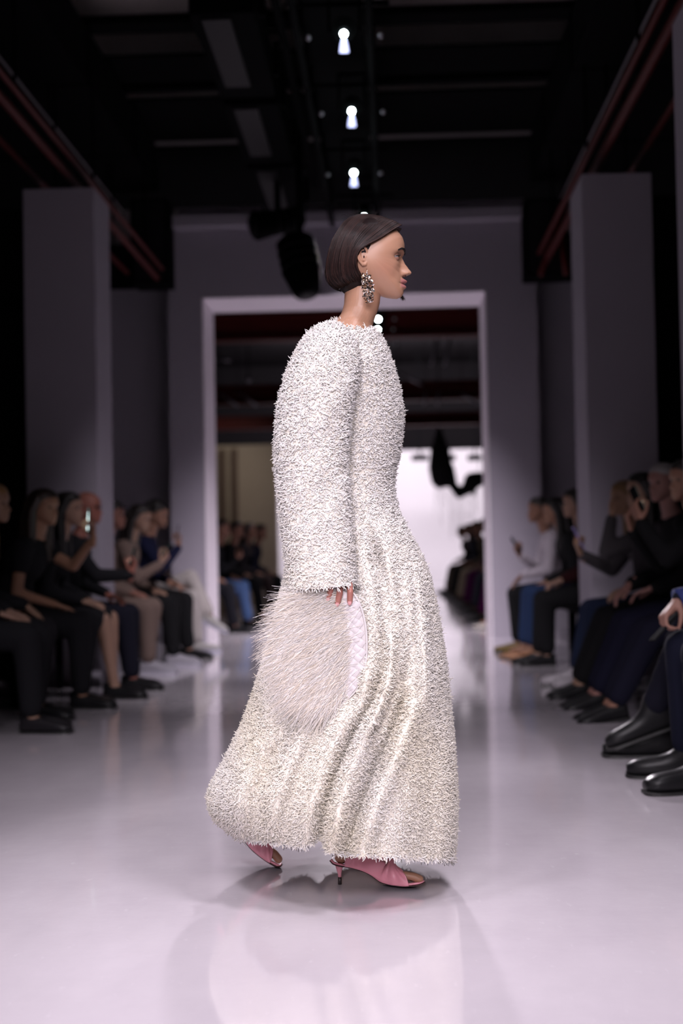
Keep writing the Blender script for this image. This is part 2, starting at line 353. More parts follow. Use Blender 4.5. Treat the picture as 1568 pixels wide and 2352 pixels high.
def lamp(px, py, where, H=3.05, lens=True, es=1):
    p = P(px, py, 1.0); Y = H/(p.z-CAMZ); p = P(px, py, Y)
    e = empty('spot_lamp', p, 0, 'black spot lamp with a glaring white light, %s' % where, 'lamp', 'spot lamps over the catwalk')
    G().cyl((0, .02, .03), (0, .3, .14), .075, .06).build('housing', M_BLACK, e)
    G().cyl((0, .012, .0), (0, .02, .003), .019, n=20).build('bulb', M_LAMP, e, label='glaring white disc')
    if lens: G().tube([(0, .016, -.03), (0, .02, -.06), (0, .03, -.105)], [.012, .022, .028], 16).build('reflector', M_LENS, e, label='bluish glowing cup')
    g = G(); g.bbox((-.1, .12, .05), (-.085, .2, .3)).bbox((.085, .12, .05), (.1, .2, .3)).bbox((-.1, .12, .29), (.1, .2, .31))
    g.build('yoke', M_BLACK, e, False)
    G().cyl((-.27, .16, .235), (.27, .16, .235), .014).build('crossbar', M_BLACK, e)
    if Y > 15: G().cyl((0, .16, .235), (0, .16, 6.2-p.z), .01, n=6).build('rod', M_BLACK, e)
    for s, off in ((-1, -.215), (1, .22)):
        cl_ = G().cyl((off, .05, .0), (off, .12, .02), .016).build('clamp', M_GREY, e, label='small grey clamp')
lamp(789, 76, 'topmost over the head of the walker'); lamp(807, 254, 'second from the top of the picture')
lamp(812, 396, 'third, right above her hair'); lamp(836, 498, 'just hidden behind the top of her hair', lens=False)
lamp(868, 733, 'beyond the portal, beside her neck', 3.05, False); lamp(867, 757, 'beyond the portal, at her throat', 3.05, False)
lamp(876, 790, 'beyond the portal, at her chest', 3.05, False)
# left row of bar fixtures and the moving heads
HL = 3.3
M_BAR = mat('bar_lens', (.006, .0055, .0065), .6, spec=.2)
for i, (a, b, lab) in enumerate(((18, 182, 'nearest the camera'), (232, 345, 'middle one'), (378, 470, 'farthest, above the moving head'))):
    y0, y1 = yy(a, HL), yy(b, HL); X = P(520+(a-18)*.28, a, y0).x+.02
    e = empty('bar_fixture', (-1.03, y0, CAMZ+HL), 0, 'long black bar fixture in the left row, %s' % lab, 'light fixture', 'bar fixtures left of the truss')
    G().bbox((-.16, -.02, .02), (.24, y1-y0+.3, .3)).build('housing', M_BLACK, e, False, .01)
    G().bbox((-.09, .03, 0), (.09, y1-y0, .022)).build('lens', M_BAR, e, False, .004)
    for k in (0.1, y1-y0-.1): G().bbox((.26, k, .05), (.3, k+.06, .29)).build('bracket', M_BLACK, e, False)
e = empty('side_truss', (-1.0, 1.0, CAMZ+HL+.32), 0, 'black ladder truss carrying the left bar fixtures', 'truss')
for sx in (-.2, .3): G().cyl((sx, 0, 0), (sx, 13, 0), .03, n=8).build('chord', M_BLACK, e)
for k in range(18): G().cyl((-.2, .4+k*.7, 0), (.3, .4+k*.7, 0), .015, n=6).build('rung', M_BLACK, e)
def moving_head(c, axis, L, r0, r1, label, top):
    e = empty('moving_head', c, 0, label, 'light fixture')
    a = Vector(axis).normalized()*L/2
    G().tube([-a, -a*.8, a*.2, a*.9, a], [r0*.6, r0, r0, r1, r1*.8], 20).build('housing', M_BLACK, e)
    b = G().tube([a*1.0, a*1.03], [r1*.7, r1*.68], 20).build('lens', M_BAR, e)
    for k in (-.5, -.2, .1): G().tube([a*k, a*(k+.06)], [r0*1.04]*2, 20).build('cooling_fin', M_DARK, e)
    G().cyl((0, 0, 0), (0, 0, top), .03, n=8).build('hanger', M_BLACK, e)
moving_head(P(638, 510, 12.6), (-1, -.5, -.28), .5, .11, .13, 'black moving-head lamp tilted to the left, above the hanging one', .75)
moving_head(P(690, 610, 12.2), (.22, -.3, -1), .58, .17, .12, 'big black lamp head hanging down above the portal edge', 1.2)
# small grey cable and fixtures among the beams
e = empty('cable', P(600, 20, 11.5), 0, 'black sagging cable loop under the roof at the top', 'cable')
pts = [Vector((-.1+i*.055, 0, .05*sin(i*1.3))) for i in range(9)]
G().tube(pts, .012).build('cable', M_BLACK, e)
for px, py, lab in ((690, 310, 'left of the second lamp'), (560, 150, 'beside the nearest bar fixture')):
    e = empty('work_light', P(px, py, 13.5), 0, 'small round grey lamp head under the roof, %s' % lab, 'lamp')
    G().ell((0, 0, 0), (.06, .06, .05)).build('head', M_DARK, e); G().cyl((0, 0, 0), (0, 0, 6.2-e.location.z), .012).build('stem', M_BLACK, e)
# pale grey pipes across the roof
for px0, px1, py, m_, lab in ((880, 1090, 172, M_GREY, 'right of the truss'), (690, 735, 180, M_GREY, 'left of the truss')):
    a = P(px0, py, 13.8); b = P(px1, py-2, 13.8)
    e = empty('roof_pipe', a, 0, 'pale grey pipe across the roof, %s' % lab, 'pipe')
    G().cyl((0, 0, 0), b-a, .026).build('pipe', m_, e)
# ---------------- the room beyond the portal
struct('wall_back', G().bbox((XZ(637, 1100, 40)[0], 40, 0), (5.5, 40.2, XZ(950, 1034, 40)[1])), M_WHITE)
struct('wall_back_upper', G().bbox((-6.5, 40.3, 0), (5.5, 40.4, 6.2)), M_DWALL)
struct('wall_beige', G().bbox((-6.5, 34, 0), (XZ(634, 1100, 34)[0], 34.2, XZ(560, 1022, 34)[1])), M_BEIGE)
for px in (505, 532):
    a = XZ(px, 1100, 33.9)[0]
    struct('trim_%d' % (1 if px == 505 else 2), G().bbox((a, 33.8, 0), (a+.14, 34, 3.4)), mat('brown_post', (.12, .08, .06), .8))
for i, (a, b, lab) in enumerate(((716, 772, 'first beam beyond the portal'), (878, 920, 'second beam beyond the portal'), (950, 978, 'third beam beyond the portal'), (992, 1030, 'last beam over the white backdrop'))):
    H = 2.95; Y = FPX*H/(1262-b); z1 = CAMZ+(1262-a)/FPX*Y
    e = empty('red_beam', (0, Y, CAMZ+H), 0, 'dark red steel beam, %s' % lab, 'beam', 'red beams beyond the portal')
    G().bbox((-6.4, 0, 0), (5.4, .3, .03)).build('lower_flange', M_RED, e, False)
    G().bbox((-6.4, .13, .03), (5.4, .17, z1-CAMZ-H)).build('web', M_RED, e, False)
    G().bbox((-6.4, 0, z1-CAMZ-H), (5.4, .3, z1-CAMZ-H+.03)).build('upper_flange', M_RED, e, False)
def pipe_between(p, q, r, lab):
    e = empty('truss_tube', p, 0, lab, 'tube'); G().cyl((0, 0, 0), q-p, r, n=8).build('tube', M_GREY, e); t_ = p if p.z > q.z else q; G().cyl(t_-p, t_-p+Vector((0, 0, 6.2-t_.z)), .006, n=6).build('rod', M_BLACK, e)
for x0, y0, x1, y1, lab in ((1003, 775, 990, 840, 'steep grey tube seen above the second red beam, left of a pair'), (1035, 775, 1020, 840, 'steep grey tube above the second red beam, right of a pair'),
        (915, 855, 970, 884, 'slanting grey tube in front of the second red beam'), (977, 900, 974, 930, 'short upright grey tube below the second beam, left'), (1008, 898, 1004, 932, 'short upright grey tube below the second beam, right'),
        (505, 905, 545, 932, 'slanting grey tube far left above the beige panel'), (545, 900, 590, 932, 'second slanting grey tube above the beige panel'), (500, 828, 530, 828, 'level pale tube just inside the left jamb'), (1060, 905, 1100, 928, 'slanting grey tube near the right jamb')):
    pipe_between(P(x0, y0, 26.5), P(x1, y1, 26.5), .022, lab)
e = empty('disc_lamp', P(570, 872, 24), 0, 'small shiny round lamp hanging left beyond the portal', 'lamp'); G().ell((0, 0, 0), (.05, .04, .06)).build('head', M_GREY, e); G().cyl((0, 0, 0), (0, 0, 6.2-e.location.z), .01).build('stem', M_BLACK, e)
for i, (x0, x1, lab) in enumerate(((945, 983, 'left'), (1020, 1046, 'middle'), (1074, 1106, 'right'))):
    a = P(x0, 1058, 37.5); b = P(x1, 1046, 37.5)
    e = empty('wash_light', a, 0, 'black wash light in front of the white backdrop, %s of three' % lab, 'lamp')
    G().bbox((0, 0, 0), (b.x-a.x, .2, .16)).build('housing', M_BLACK, e, False, .02); G().bbox(((b.x-a.x)*.45, .05, .1), ((b.x-a.x)*.55, .1, 6.2-a.z)).build('hanger', M_BLACK, e, False)
# black hanging fabric sculpture with loose threads
e = empty('fabric_sculpture', P(1020, 1100, 29), 0, 'black draped fabric sculpture with long threads hung before the white backdrop', 'sculpture')
o0 = P(1020, 1100, 29)
def q(px, py, dy=0): p = P(px, py, 29+dy)-o0; return p
g = G(); g.chain([q(1008, 985), q(1010, 1040), q(1012, 1075), q(1012, 1098)], [.06, .21, .26, .22]); g.chain([q(1025, 1080), q(1040, 1115), q(1055, 1135)], [.18, .1, .1])
g.chain([q(1055, 1135), q(1075, 1120), q(1085, 1105), q(1100, 1100)], [.09, .14, .19, .16]); g.chain([q(1080, 1115), q(1090, 1138)], [.1, .03]); g.chain([q(1000, 1095), q(1006, 1122)], [.08, .02])
me = remesh(g, .03, 3); link('drape', me, mat('black_cloth', (.012, .012, .014), .9), e)
g = G()
for i in range(46):
    x = 998+i*2.3; y0 = 1095 if x < 1030 else 1130 if x < 1065 else 1115
    a = q(x, y0, random.uniform(-.2, .2)); b = Vector((a.x+random.uniform(-.03, .03), a.y, a.z-random.uniform(.5, 1.0))); g.cyl(a, b, .0035, .002, 3)
t = g.build('thread', mat('black_cloth', (.01, .01, .01)), e); t['kind'] = 'stuff'
for a in (q(1008, 990), q(1100, 1098)): G().cyl(a, Vector((a.x, a.y, 6.2-o0.z)), .006, n=6).build('wire', M_BLACK, e)
# ------------------------------------------------------------------ head (shared by everybody)
HC = Vector((.015, 0, .11))
PROF = [(.088, 0), (.101, .006), (.1046, .015), (.1035, .023), (.1035, .033), (.1045, .04), (.104, .052), (.1025, .058), (.100, .065), (.0985, .08), (.0995, .095), (.104, .111), (.1075, .119), (.1110, .131), (.1115, .150), (.107, .168), (.097, .182), (.08, .2), (.05, .215), (.02, .222), (-.01, .22), (-.035, .208), (-.058, .185), (-.072, .155), (-.078, .12), (-.074, .09), (-.064, .06), (-.048, .035), (-.02, .028), (.01, .022), (.04, .011), (.065, .0025)]
pa = sorted([(math.atan2(z-HC.z, x-HC.x), math.hypot(x-HC.x, z-HC.z)) for x, z in PROF])
PA = np.array([pa[-1][0]-2*pi]+[t[0] for t in pa]+[pa[0][0]+2*pi]); PR = np.array([pa[-1][1]]+[t[1] for t in pa]+[pa[0][1]])
def head_geo(na, nb, fine):
    NZ = ([.058, .062, .0645, .067, .0705, .075, .08, .088, .095, .104, .113], [0, .007, .019, .0268, .0295, .0285, .0245, .0185, .0128, .006, 0])
    V = []
    def pt(al, be):
        R = float(np.interp(al, PA, PR)); ca, sa = cos(al), sin(al)
        n = 2.35
        dchin = exp(-((al+.95)/.42)**2); n -= .45*dchin
        djaw = exp(-((al+1.9)/.5)**2); n -= .15*djaw
        W = .0735
        cb, sb = abs(cos(be)), sin(be)
        r = R*cb**(2/n); y = W*abs(sb)**(2/n)*(1 if sb > 0 else -1)
        x = HC.x+r*ca; z = HC.z+r*sa
        sm = lambda t: 0 if t < 0 else 1 if t > 1 else t*t*(3-2*t)
        y *= 1-.20*sm((.105-z)/.11)*sm((x+.03)/.11)-.05*sm((z-.13)/.08)*sm((x-.02)/.08)
        if x > .05:
            f = sm((x-.05)/.035)
            nz = interp(z, *NZ); sw = interp(z, [.06, .07, .085, .11], [.0145, .0135, .009, .008])
            x += f*nz*exp(-abs(y/sw)**2.6)
            x += f*.0115*exp(-((abs(y)-.0145)/.0045)**2)*exp(-((z-.0675)/.0058)**2)   # nose wings
            lw = .024
            x += f*.0128*exp(-((z-.0472)/.0060)**2)*max(0, 1-(y/lw)**2)**.8
            x += f*.0108*exp(-((z-.0318)/.0062)**2)*max(0, 1-(y/lw)**2)**.8
            x -= f*.0085*exp(-((z-.0397)/.0014)**2)*exp(-(y/.024)**4)
            x += f*.002*exp(-((z-.019)/.008)**2)*exp(-(y/.015)**2)
            ey = abs(y)-.033
            x -= f*.012*exp(-(ey/.017)**2)*exp(-((z-.1105)/.0105)**2)
            x += f*.0035*exp(-(ey/.022)**2)*exp(-((z-.1265)/.006)**2)
            x += f*.003*exp(-((abs(y)-.048)/.014)**2)*exp(-((z-.088)/.012)**2)
            x -= f*.003*exp(-((abs(y)-.045)/.012)**2)*exp(-((z-.055)/.014)**2)
        return (x, y, z)
    rows = []
    for i in range(na):
        # denser over the face
        u = i/na; al = 2*pi*u-pi; al = al-.0
        rows.append(al)
    wgt = np.linspace(-pi, pi, 4000); dens = 1+5*np.exp(-((wgt+.15)/.75)**4)*(1 if fine else .5); cd = np.cumsum(dens); cd = (cd-cd[0])/(cd[-1]-cd[0])
    als = np.interp(np.arange(na)/na, cd, wgt)
    bes = [pi/2*(2*j/(nb-1)-1) for j in range(nb)]
    if fine: bes = [pi/2*np.sign(t)*abs(t)**1.25 for t in np.linspace(-1, 1, nb)]
    V = [pt(a, b) for a in als for b in bes]
    F = [(i*nb+j, ((i+1) % na)*nb+j, ((i+1) % na)*nb+j+1, i*nb+j+1) for i in range(na) for j in range(nb-1)]
    return V, F
def ear_geo(g, s):
    Y = .0715*s
    def e(x, z, dy): return Vector((x, Y+dy*s, z))
    out = [(.008, .106, -.003), (.0095, .116, 0), (.006, .127, .003), (-.002, .1325, .006), (-.011, .1315, .009), (-.0175, .124, .011), (-.0185, .112, .011), (-.0155, .1, .009), (-.009, .089, .005), (-.003, .083, .002), (.003, .083, 0), (.006, .089, -.002), (.006, .095, -.003)]
    g.chain([e(*t) for t in out], [.0028]*5+[.0032]*3+[.0036, .005, .0048, .004, .003], 8)
    inn = [(.001, .123, .002), (-.007, .122, .005), (-.0115, .113, .006), (-.010, .102, .005), (-.004, .094, .003), (.002, .0935, .001)]
    g.chain([e(*t) for t in inn], [.0022, .0026, .0028, .0026, .0028, .002], 8)
    g.caps(e(.006, .104, 0), .003, e(.005, .109, 0), .0028, 8)
    g.ell(e(-.005, .108, -.001), (.0145, .0045, .022))
def head_mesh(voxel, fine):
    g = G(); V, F = head_geo(220 if fine else 90, 90 if fine else 44, fine); g.add(V, F)
    for s in (-1, 1): ear_geo(g, s)
    # neck
    g2 = [(.012, .004, .060, .052, .045), (.0, -.012, .057, .052, .0), (-.008, -.028, .055, .053, 0), (-.018, -.045, .056, .056, 0), (-.032, -.062, .062, .064, 0), (-.045, -.085, .075, .085, 0)]
    rings = []
    NX = [(-.055, .048, .03), (-.0565, .043, .012), (-.058, .0405, -.010), (-.062, .036, -.026), (-.068, .031, -.040), (-.082, .0245, -.056), (-.10, .02, -.070), (-.115, .016, -.095)]
    for b_, f_, z in NX:
        cx = (b_+f_)/2; a = (f_-b_)/2; w_ = interp(z, [-.095, -.06, -.03, .03], [.085, .062, .053, .050])
        rings.append([(cx+a*cos(t), w_*sin(t), z-(.012 if cos(t) > 0 else 0)*cos(t)*0) for t in np.linspace(0, 2*pi, 40, endpoint=False)])
    g.loft(rings[::-1])
    return remesh(g, voxel, 2, .45)
HEAD_FAR = head_mesh(.0062, False)
# ------------------------------------------------------------------ hands (shared shapes)
def hand_geo(curl, thumb, spread=1.0):
    """wrist at origin, fingers along +x, palm facing -z, thumb on +y"""
    g = G()
    g.caps((-.03, 0, 0), .026, (.01, 0, 0), .026, 12, flat=((0, 0, 1), .75))
    for y0, y1, rr in ((.02, .031, .0145), (.008, .0105, .0155), (-.006, -.0105, .015), (-.018, -.03, .0135)):
        g.caps((.01, y0*.9, 0), rr, (.088, y1, -.002), rr*.75, 10)
    g.caps((.02, .012, -.006), .016, (.06, .02, -.006), .014, 10)
    tips = []
    for k, (y, L, r) in enumerate(((.031, .072, .0088), (.0105, .08, .009), (-.0105, .074, .0086), (-.030, .058, .0076))):
        p = Vector((.088, y, -.001)); a = 0; az = (1.5-k)*.05*spread
        for j, (fr, cu) in enumerate(((.45, curl[0]), (.30, curl[1]), (.25, curl[2]))):
            a += cu*(1+.06*k); d = Vector((cos(a)*cos(az), sin(az), -sin(a))); q_ = p+d*L*fr
            g.caps(p, r*(1-.07*j), q_, r*(1-.07*(j+1)), 10); p = q_
        tips.append((p, d))
    p = Vector((.012, .022, -.006))
    for L, r, (ax, ay, az) in ((.045, .0135, thumb[0]), (.034, .0105, thumb[1]), (.026, .009, thumb[2])):
        d = Vector((ax, ay, az)).normalized(); q_ = p+d*L; g.caps(p, r, q_, r*.88, 10); p = q_
    return g, tips
TH_OUT = ((.75, .7, -.25), (.95, .3, -.25), (1, .1, -.2)); TH_GRIP = ((.6, .45, -.65), (.8, 0, -.6), (.7, -.4, -.5))
HAND = {'relax': remesh(hand_geo((.25, .35, .25), TH_OUT)[0], .0042, 2), 'flat': remesh(hand_geo((.12, .15, .1), TH_OUT)[0], .0042, 2),
        'grip': remesh(hand_geo((.75, .9, .6), TH_GRIP)[0], .0042, 2)}
# ------------------------------------------------------------------ shoes of the guests
def shoe(parent, M, style, m, sole_m):
    L = .27
    T = {'loafer': [(-.06, .02, .02, .07), (-.05, .031, .0, .085), (0, .034, 0, .085), (.05, .036, .0, .075), (.1, .042, 0, .062), (.15, .046, 0, .052), (.19, .04, .002, .042), (.215, .022, .008, .03)],
         'sneaker': [(-.065, .022, .015, .07), (-.055, .034, .0, .095), (0, .037, 0, .1), (.05, .04, 0, .088), (.1, .045, 0, .07), (.15, .049, 0, .06), (.195, .043, .0, .052), (.22, .025, .008, .035)],
         'boot': [(-.07, .03, .02, .14), (-.055, .042, .0, .17), (0, .045, 0, .17), (.05, .044, 0, .11), (.1, .047, 0, .085), (.16, .052, 0, .074), (.205, .047, .002, .064), (.235, .028, .01, .045)],
         'pump': [(-.06, .016, .055, .095), (-.05, .026, .05, .1), (0, .026, .045, .075), (.05, .028, .03, .055), (.1, .034, .012, .045), (.14, .036, 0, .038), (.18, .027, 0, .03), (.22, .008, .003, .014)]}[style]
    K = catmull(T, 22); rings = []
    for x, w_, z0, z1 in K:
        zc = (z0+z1)/2; h = (z1-z0)/2
        rings.append([(x, w_*np.sign(cos(t))*abs(cos(t))**.75, zc+.006+h*np.sign(sin(t))*abs(sin(t))**.8) for t in np.linspace(0, 2*pi, 18, endpoint=False)])
    o = G().loft(rings).xf(M).build('shoe', m, parent)
    rs = []
    for x, w_, z0, z1 in K:
        w2 = w_*1.06; zz = z0 if style == 'pump' else max(0, z0*.6)
        rs.append([(x*1.02, w2*sx, zz+sz) for sx, sz in ((-1, 0), (1, 0), (1, .012 if style != 'sneaker' else .028), (-1, .012 if style != 'sneaker' else .028))])
    G().loft(rs).xf(M).build('sole', sole_m, o, False)
    if style == 'pump': G().cyl((-.045, 0, 0), (-.04, 0, .055), .005, .014, 10).xf(M).build('heel', m, o)
    elif style in ('loafer', 'boot'): G().bbox((-.062, -.032, -.0), (.01, .032, .012)).xf(M).build('heel', sole_m, o, False)
    if style == 'sneaker':
        for k in range(4): G().cyl((.04+k*.02, -.018, .098-k*.008), (.045+k*.02, .018, .098-k*.008), .003, n=6).xf(M).build('lace', mat('white_lace', (.4, .38, .4)), o)
    return o
def ik(a, t, l1, l2, bias):
    a = Vector(a); t = Vector(t); d = t-a; D = min(d.length, (l1+l2)*.995); u = d.normalized(); t = a+u*D
    x = (l1*l1-l2*l2+D*D)/(2*D); h = sqrt(max(l1*l1-x*x, 1e-6)); b = Vector(bias); b = (b-u*b.dot(u)).normalized()
    return a+u*x+b*h, t
SKIN = {}
def skin_mat(c):
    k = tuple(c)
    if k not in SKIN: SKIN[k] = mat('skin_%d' % len(SKIN), tuple(t*.62 for t in c), .55, spec=.3, sss=.05)
    return SKIN[k]
HOLD = []
PCOUNT = 0
def guest(label, X, Y, side, top=(.01, .01, .012), low=None, shoe_c=(.008, .008, .009), style='loafer', skin=(.42, .25, .18), hair='short', hair_c=(.012, .009, .008),
          lean=.25, head=(0, 0), hands=('lap', 'lap'), phone=None, legs='down', bare=False, jacket=True, fem=False, group=None, coarse=False, glasses=False, seatz=.45, cuff=None, sole_c=None, sc=1.0, feet=.0, scarf=None):
    """seated guest; local +x looks over the catwalk. side=-1: left row (faces +x), side=+1: right row (faces -x)"""
    vx = .02 if coarse else .0125
    r = empty('person', (X, Y, 0), 0 if side < 0 else pi, label, 'person', group)
    low = low or top
    V3 = Vector
    hip = V3((0, 0, seatz+.085)); d1 = V3((sin(lean*.6), 0, cos(lean*.6))); d2 = V3((sin(lean*1.15), 0, cos(lean*1.15)))
    wst = hip+d1*.18*sc; chs = wst+d2*.2*sc; nck = chs+d2*.115*sc
    sw = .165 if fem else .19
    sh = [nck-d2*.035+V3((0, s*sw, 0)) for s in (1, -1)]
    g = G(); g.ell(hip, (.115, .165, .12)); g.ell(wst, (.095, .135, .13)); g.ell(chs, (.105, .155, .14), Matrix.Rotation(lean, 3, 'Y')); g.caps(sh[0], .05, sh[1], .05)
    top_g = G(); top_g.ell(hip+V3((0, 0, .02)), (.135, .18, .12)); top_g.ell(wst, (.115, .155, .15)); top_g.ell(chs, (.128, .178, .155), Matrix.Rotation(lean, 3, 'Y')); top_g.caps(sh[0], .066, sh[1], .066)
    low_g = G(); low_g.ell(hip+V3((.01, 0, -.01)), (.135, .18, .115))
    # arms
    wrists = []; hm = []
    for i, s in enumerate((1, -1)):
        hp = hands[i]
        kx = .40
        if hp == 'lap': tgt = V3((kx-.10, s*.10, seatz+.18)); fd = V3((1, -s*.3, -.35)); pn = V3((0, 0, 1)); shp = 'relax'
        elif hp == 'knee': tgt = V3((kx+.0, s*.11, seatz+.20)); fd = V3((.8, -s*.1, -.7)); pn = V3((.6, 0, .8)); shp = 'relax'
        elif hp == 'phone': tgt = V3((.42+lean*.2, -s*.0+s*.07, 1.04)); fd = V3((.35, -s*.25, 1)); pn = V3((1, s*.3, -.2)); shp = 'grip'
        elif hp == 'phone_low': tgt = V3((.40, s*.07, .84)); fd = V3((.6, -s*.3, .8)); pn = V3((1, s*.3, -.5)); shp = 'grip'
        elif hp == 'up': tgt = V3((.33, s*.1, 1.1)); fd = V3((.05, 0, 1)); pn = V3((1, 0, 0)); shp = 'relax'
        elif hp == 'chin': tgt = V3((.26, s*.08, 1.0)); fd = V3((-.2, -s*.5, 1)); pn = V3((1, 0, .3)); shp = 'grip'
        else: tgt = V3(hp[0]); fd = V3(hp[1]); pn = V3(hp[2]); shp = hp[3]
        el, wr = ik(sh[i], tgt, .28, .25, (-.35, s*.45, -1))
        g.chain([sh[i], el, wr], [.045, .036, .025])
        short = (not jacket)
        if cuff and i: G().cyl(el.lerp(wr, .86), el.lerp(wr, 1.0), .043, .046, 20).build('shirt_cuff', mat('blue_cuff', cuff, .8), r, label='blue shirt cuff')
        if short: top_g.chain([sh[i], sh[i].lerp(el, .45)], [.064, .056])
        else: top_g.chain([sh[i], el, el.lerp(wr, .93)], [.068, .053, .04])
        M = basis(wr, fd, pn)
        M = M @ Matrix.Diagonal((1, s*1.0, 1, 1)) if True else M
        hm.append((HAND[shp], M @ Matrix.Diagonal((1, -1, 1, 1)))); wrists.append((wr, M))
    # legs
    knees = []
    for i, s in enumerate((1, -1)):
        hj = hip+V3((.02, s*.085, -.02))
        if legs == 'cross' and i == 0: at_ = V3((.56+feet, -.05, .34)); foot_rot = (-.45, 0, -.1)
        elif legs == 'crosslow' and i == 0: at_ = V3((.60, -.02, .20)); foot_rot = (-.35, 0, -.1)
        elif legs == 'wide': at_ = V3((.44+feet, s*.16, .09)); foot_rot = (0, 0, s*.2)
        elif legs == 'stretch': at_ = V3((.62+feet, s*.07, .095)); foot_rot = (-.15, 0, s*.1)
        else: at_ = V3((.40+feet+(.05 if i else 0), s*.09, .09)); foot_rot = (0, 0, s*.08)
        if style == 'pump' and at_.z < .2: at_.z = .115
        kn, an = ik(hj, at_, .43, .42, (.7, s*.12, .9)); knees.append((kn, an))
        g.chain([hj, kn, kn.lerp(an, .3), an], [.08, .052, .05, .032]); g.caps(an, .034, an+V3((.02, 0, -.03)), .03)
        ft = an+Euler((0, -foot_rot[0], foot_rot[2])).to_matrix() @ V3((.11, 0, -.05)); g.caps(an+V3((0, 0, -.03)), .028, ft, .022)
        if not bare: low_g.chain([hj, kn, kn.lerp(an, .35), an.lerp(kn, .12)], [.1, .078, .07, .062])
        else: low_g.chain([hj, kn.lerp(hj, .12)], [.1, .085])
        FM = Matrix.Translation(an+V3((0, 0, 0))) @ Euler((0, -foot_rot[0], foot_rot[2])).to_matrix().to_4x4() @ Matrix.Translation((0, 0, -.09 if style != 'pump' else -.115))
        shoe(r, FM, style, mat('shoe_%.3f_%.3f_%.3f' % shoe_c, shoe_c, .36, spec=.2), mat('sole_%s' % (sole_c or 0,), sole_c or (.01, .01, .01), .5))
    if bare: low_g.caps(hip+V3((.05, .05, 0)), .1, hip+V3((.32, .05, .0)), .09); low_g.caps(hip+V3((.05, -.05, 0)), .1, hip+V3((.32, -.05, .0)), .09)
    # head
    HM = Matrix.Translation(nck+V3((.055, 0, .10))) @ Euler((0, head[1], head[0])).to_matrix().to_4x4()
    g.caps(nck-d2*.03, .058, nck+V3((.035, 0, .06)), .05)
    body = remesh(g, vx, 3)
    bm_ = join([(body, None), (HEAD_FAR, HM)]+hm, 'body')
    link('body', bm_, skin_mat(skin), r)
    ck = lambda c: mat('cloth_%.3f_%.3f_%.3f' % c, c, .9, spec=.12, bump=(90, .25))
    top_g.ell(nck-d2*.01, (.075, .095, .045))
    link('jacket' if jacket else 'top', remesh(top_g, vx, 3), ck(top), r)
    link('skirt' if bare else 'trousers', remesh(low_g, vx, 3), ck(low), r)
    if hair != 'bald':
        h = G(); h.ell((-.014, 0, .135), (.080, .082, .088)); h.ell((.022, 0, .172), (.085, .077, .056))
        if hair in ('long', 'bob'):
            zb = -.02 if hair == 'bob' else -.2
            for s in (-1, 1):
                h.chain([(.03, s*.072, .16), (-.005, s*.083, .09), (-.01, s*.085, .02), (.0 if hair == 'bob' else .0, s*.085, zb)], [.03, .03, .035, .03])
                h.chain([(-.05, s*.05, .13), (-.07, s*.05, .03), (-.085, s*.05, zb)], [.04, .045, .035])
            h.chain([(-.06, 0, .13), (-.085, 0, .03), (-.1, 0, zb)], [.05, .05, .035])
        if hair == 'bun': h.ell((-.09, 0, .17), (.04, .04, .04))
        if hair == 'curly':
            for k in range(40):
                a = random.uniform(0, 2*pi); b = random.uniform(.0, 1.35); h.ell((-.012+.088*sin(b)*cos(a)*(1), .084*sin(b)*sin(a), .145+.09*cos(b)), (.022, .022, .022), n=8, m=6)
        hmh = remesh(h, .011 if coarse else .008, 3); hmh.transform(HM)
        link('hair', hmh, mat('hair_%.3f_%.3f_%.3f' % hair_c, hair_c, .45, bump=(200, .5)), r)
    if hair == 'cap' or glasses == 'cap':
        c = G(); c.ell((-.005, 0, .165), (.098, .088, .068)); c.ell((.11, 0, .165), (.06, .065, .008)); c.xf(HM); c.build('cap', mat('navy_cap', (.01, .012, .03)), r)
    if glasses is True:
        gl = G()
        for s in (-1, 1):
            gl.tube([(.104, s*.033+.024*cos(t), .112+.02*sin(t)) for t in np.linspace(0, 2*pi, 17)], .0022, 6); gl.caps((.102, s*.055, .118), .002, (.0, s*.078, .118), .002, 6)
        gl.caps((.108, -.01, .114), .002, (.108, .01, .114), .002, 6); gl.xf(HM).build('glasses', M_BLACK, r)
    # eyes and brows
    for s in (-1, 1):
        G().ell((.086, s*.032, .113), (.0115, .0115, .0105), n=12, m=8).xf(HM).build('eye', mat('eye_dark', (.05, .035, .03), .2), r)
    if phone:
        k, lab, scr, pcol = phone; wr, M = wrists[k]
        R = Matrix.Translation((X, Y, 0)) @ (Matrix.Identity(4) if side < 0 else Matrix.Rotation(pi, 4, 'Z'))
        ph = M.copy(); c = M @ V3((.115, 0, -.032)); MM = M.to_3x3()
        fw = MM @ V3((1, 0, 0)); nn = MM @ V3((0, 0, -1))
        PM = R @ basis(c, fw, nn)
        po = empty('phone', PM.translation, 0, lab, 'phone'); po.rotation_euler = PM.to_euler()
        G().bbox((-.075, -.036, -.004), (.075, .036, .004)).build('casing', mat('phone_%s' % (pcol,), pcol, .9, spec=.02), po, False, .003)
        sm = mat('screen_on', (.1, .1, .1), emit=(.25, .5, .5), es=.35) if scr else mat('screen_dark', (.01, .012, .015), .9, spec=.02)
        sc_ = G().bbox((-.07, -.033, .004), (.07, .033, .0048)).build('screen', sm, po, False)
        if scr: 
            g_ = G().caps((-.05, .0, .0052), .013, (.02, .0, .0052), .009, 10, flat=((0, 0, 1), .04)); g_.ell((.038, 0, .0052), (.009, .007, .0004))
            g_.build('screen_picture', mat('screen_figure', (.5, .5, .5), emit=(.8, 1, .98), es=2.5*scr), sc_, label='bright white figure shown on the screen')
        G().bbox((.045, .008, -.0055), (.068, .03, -.004)).build('camera_bump', M_BLACK, po, False)
    return r
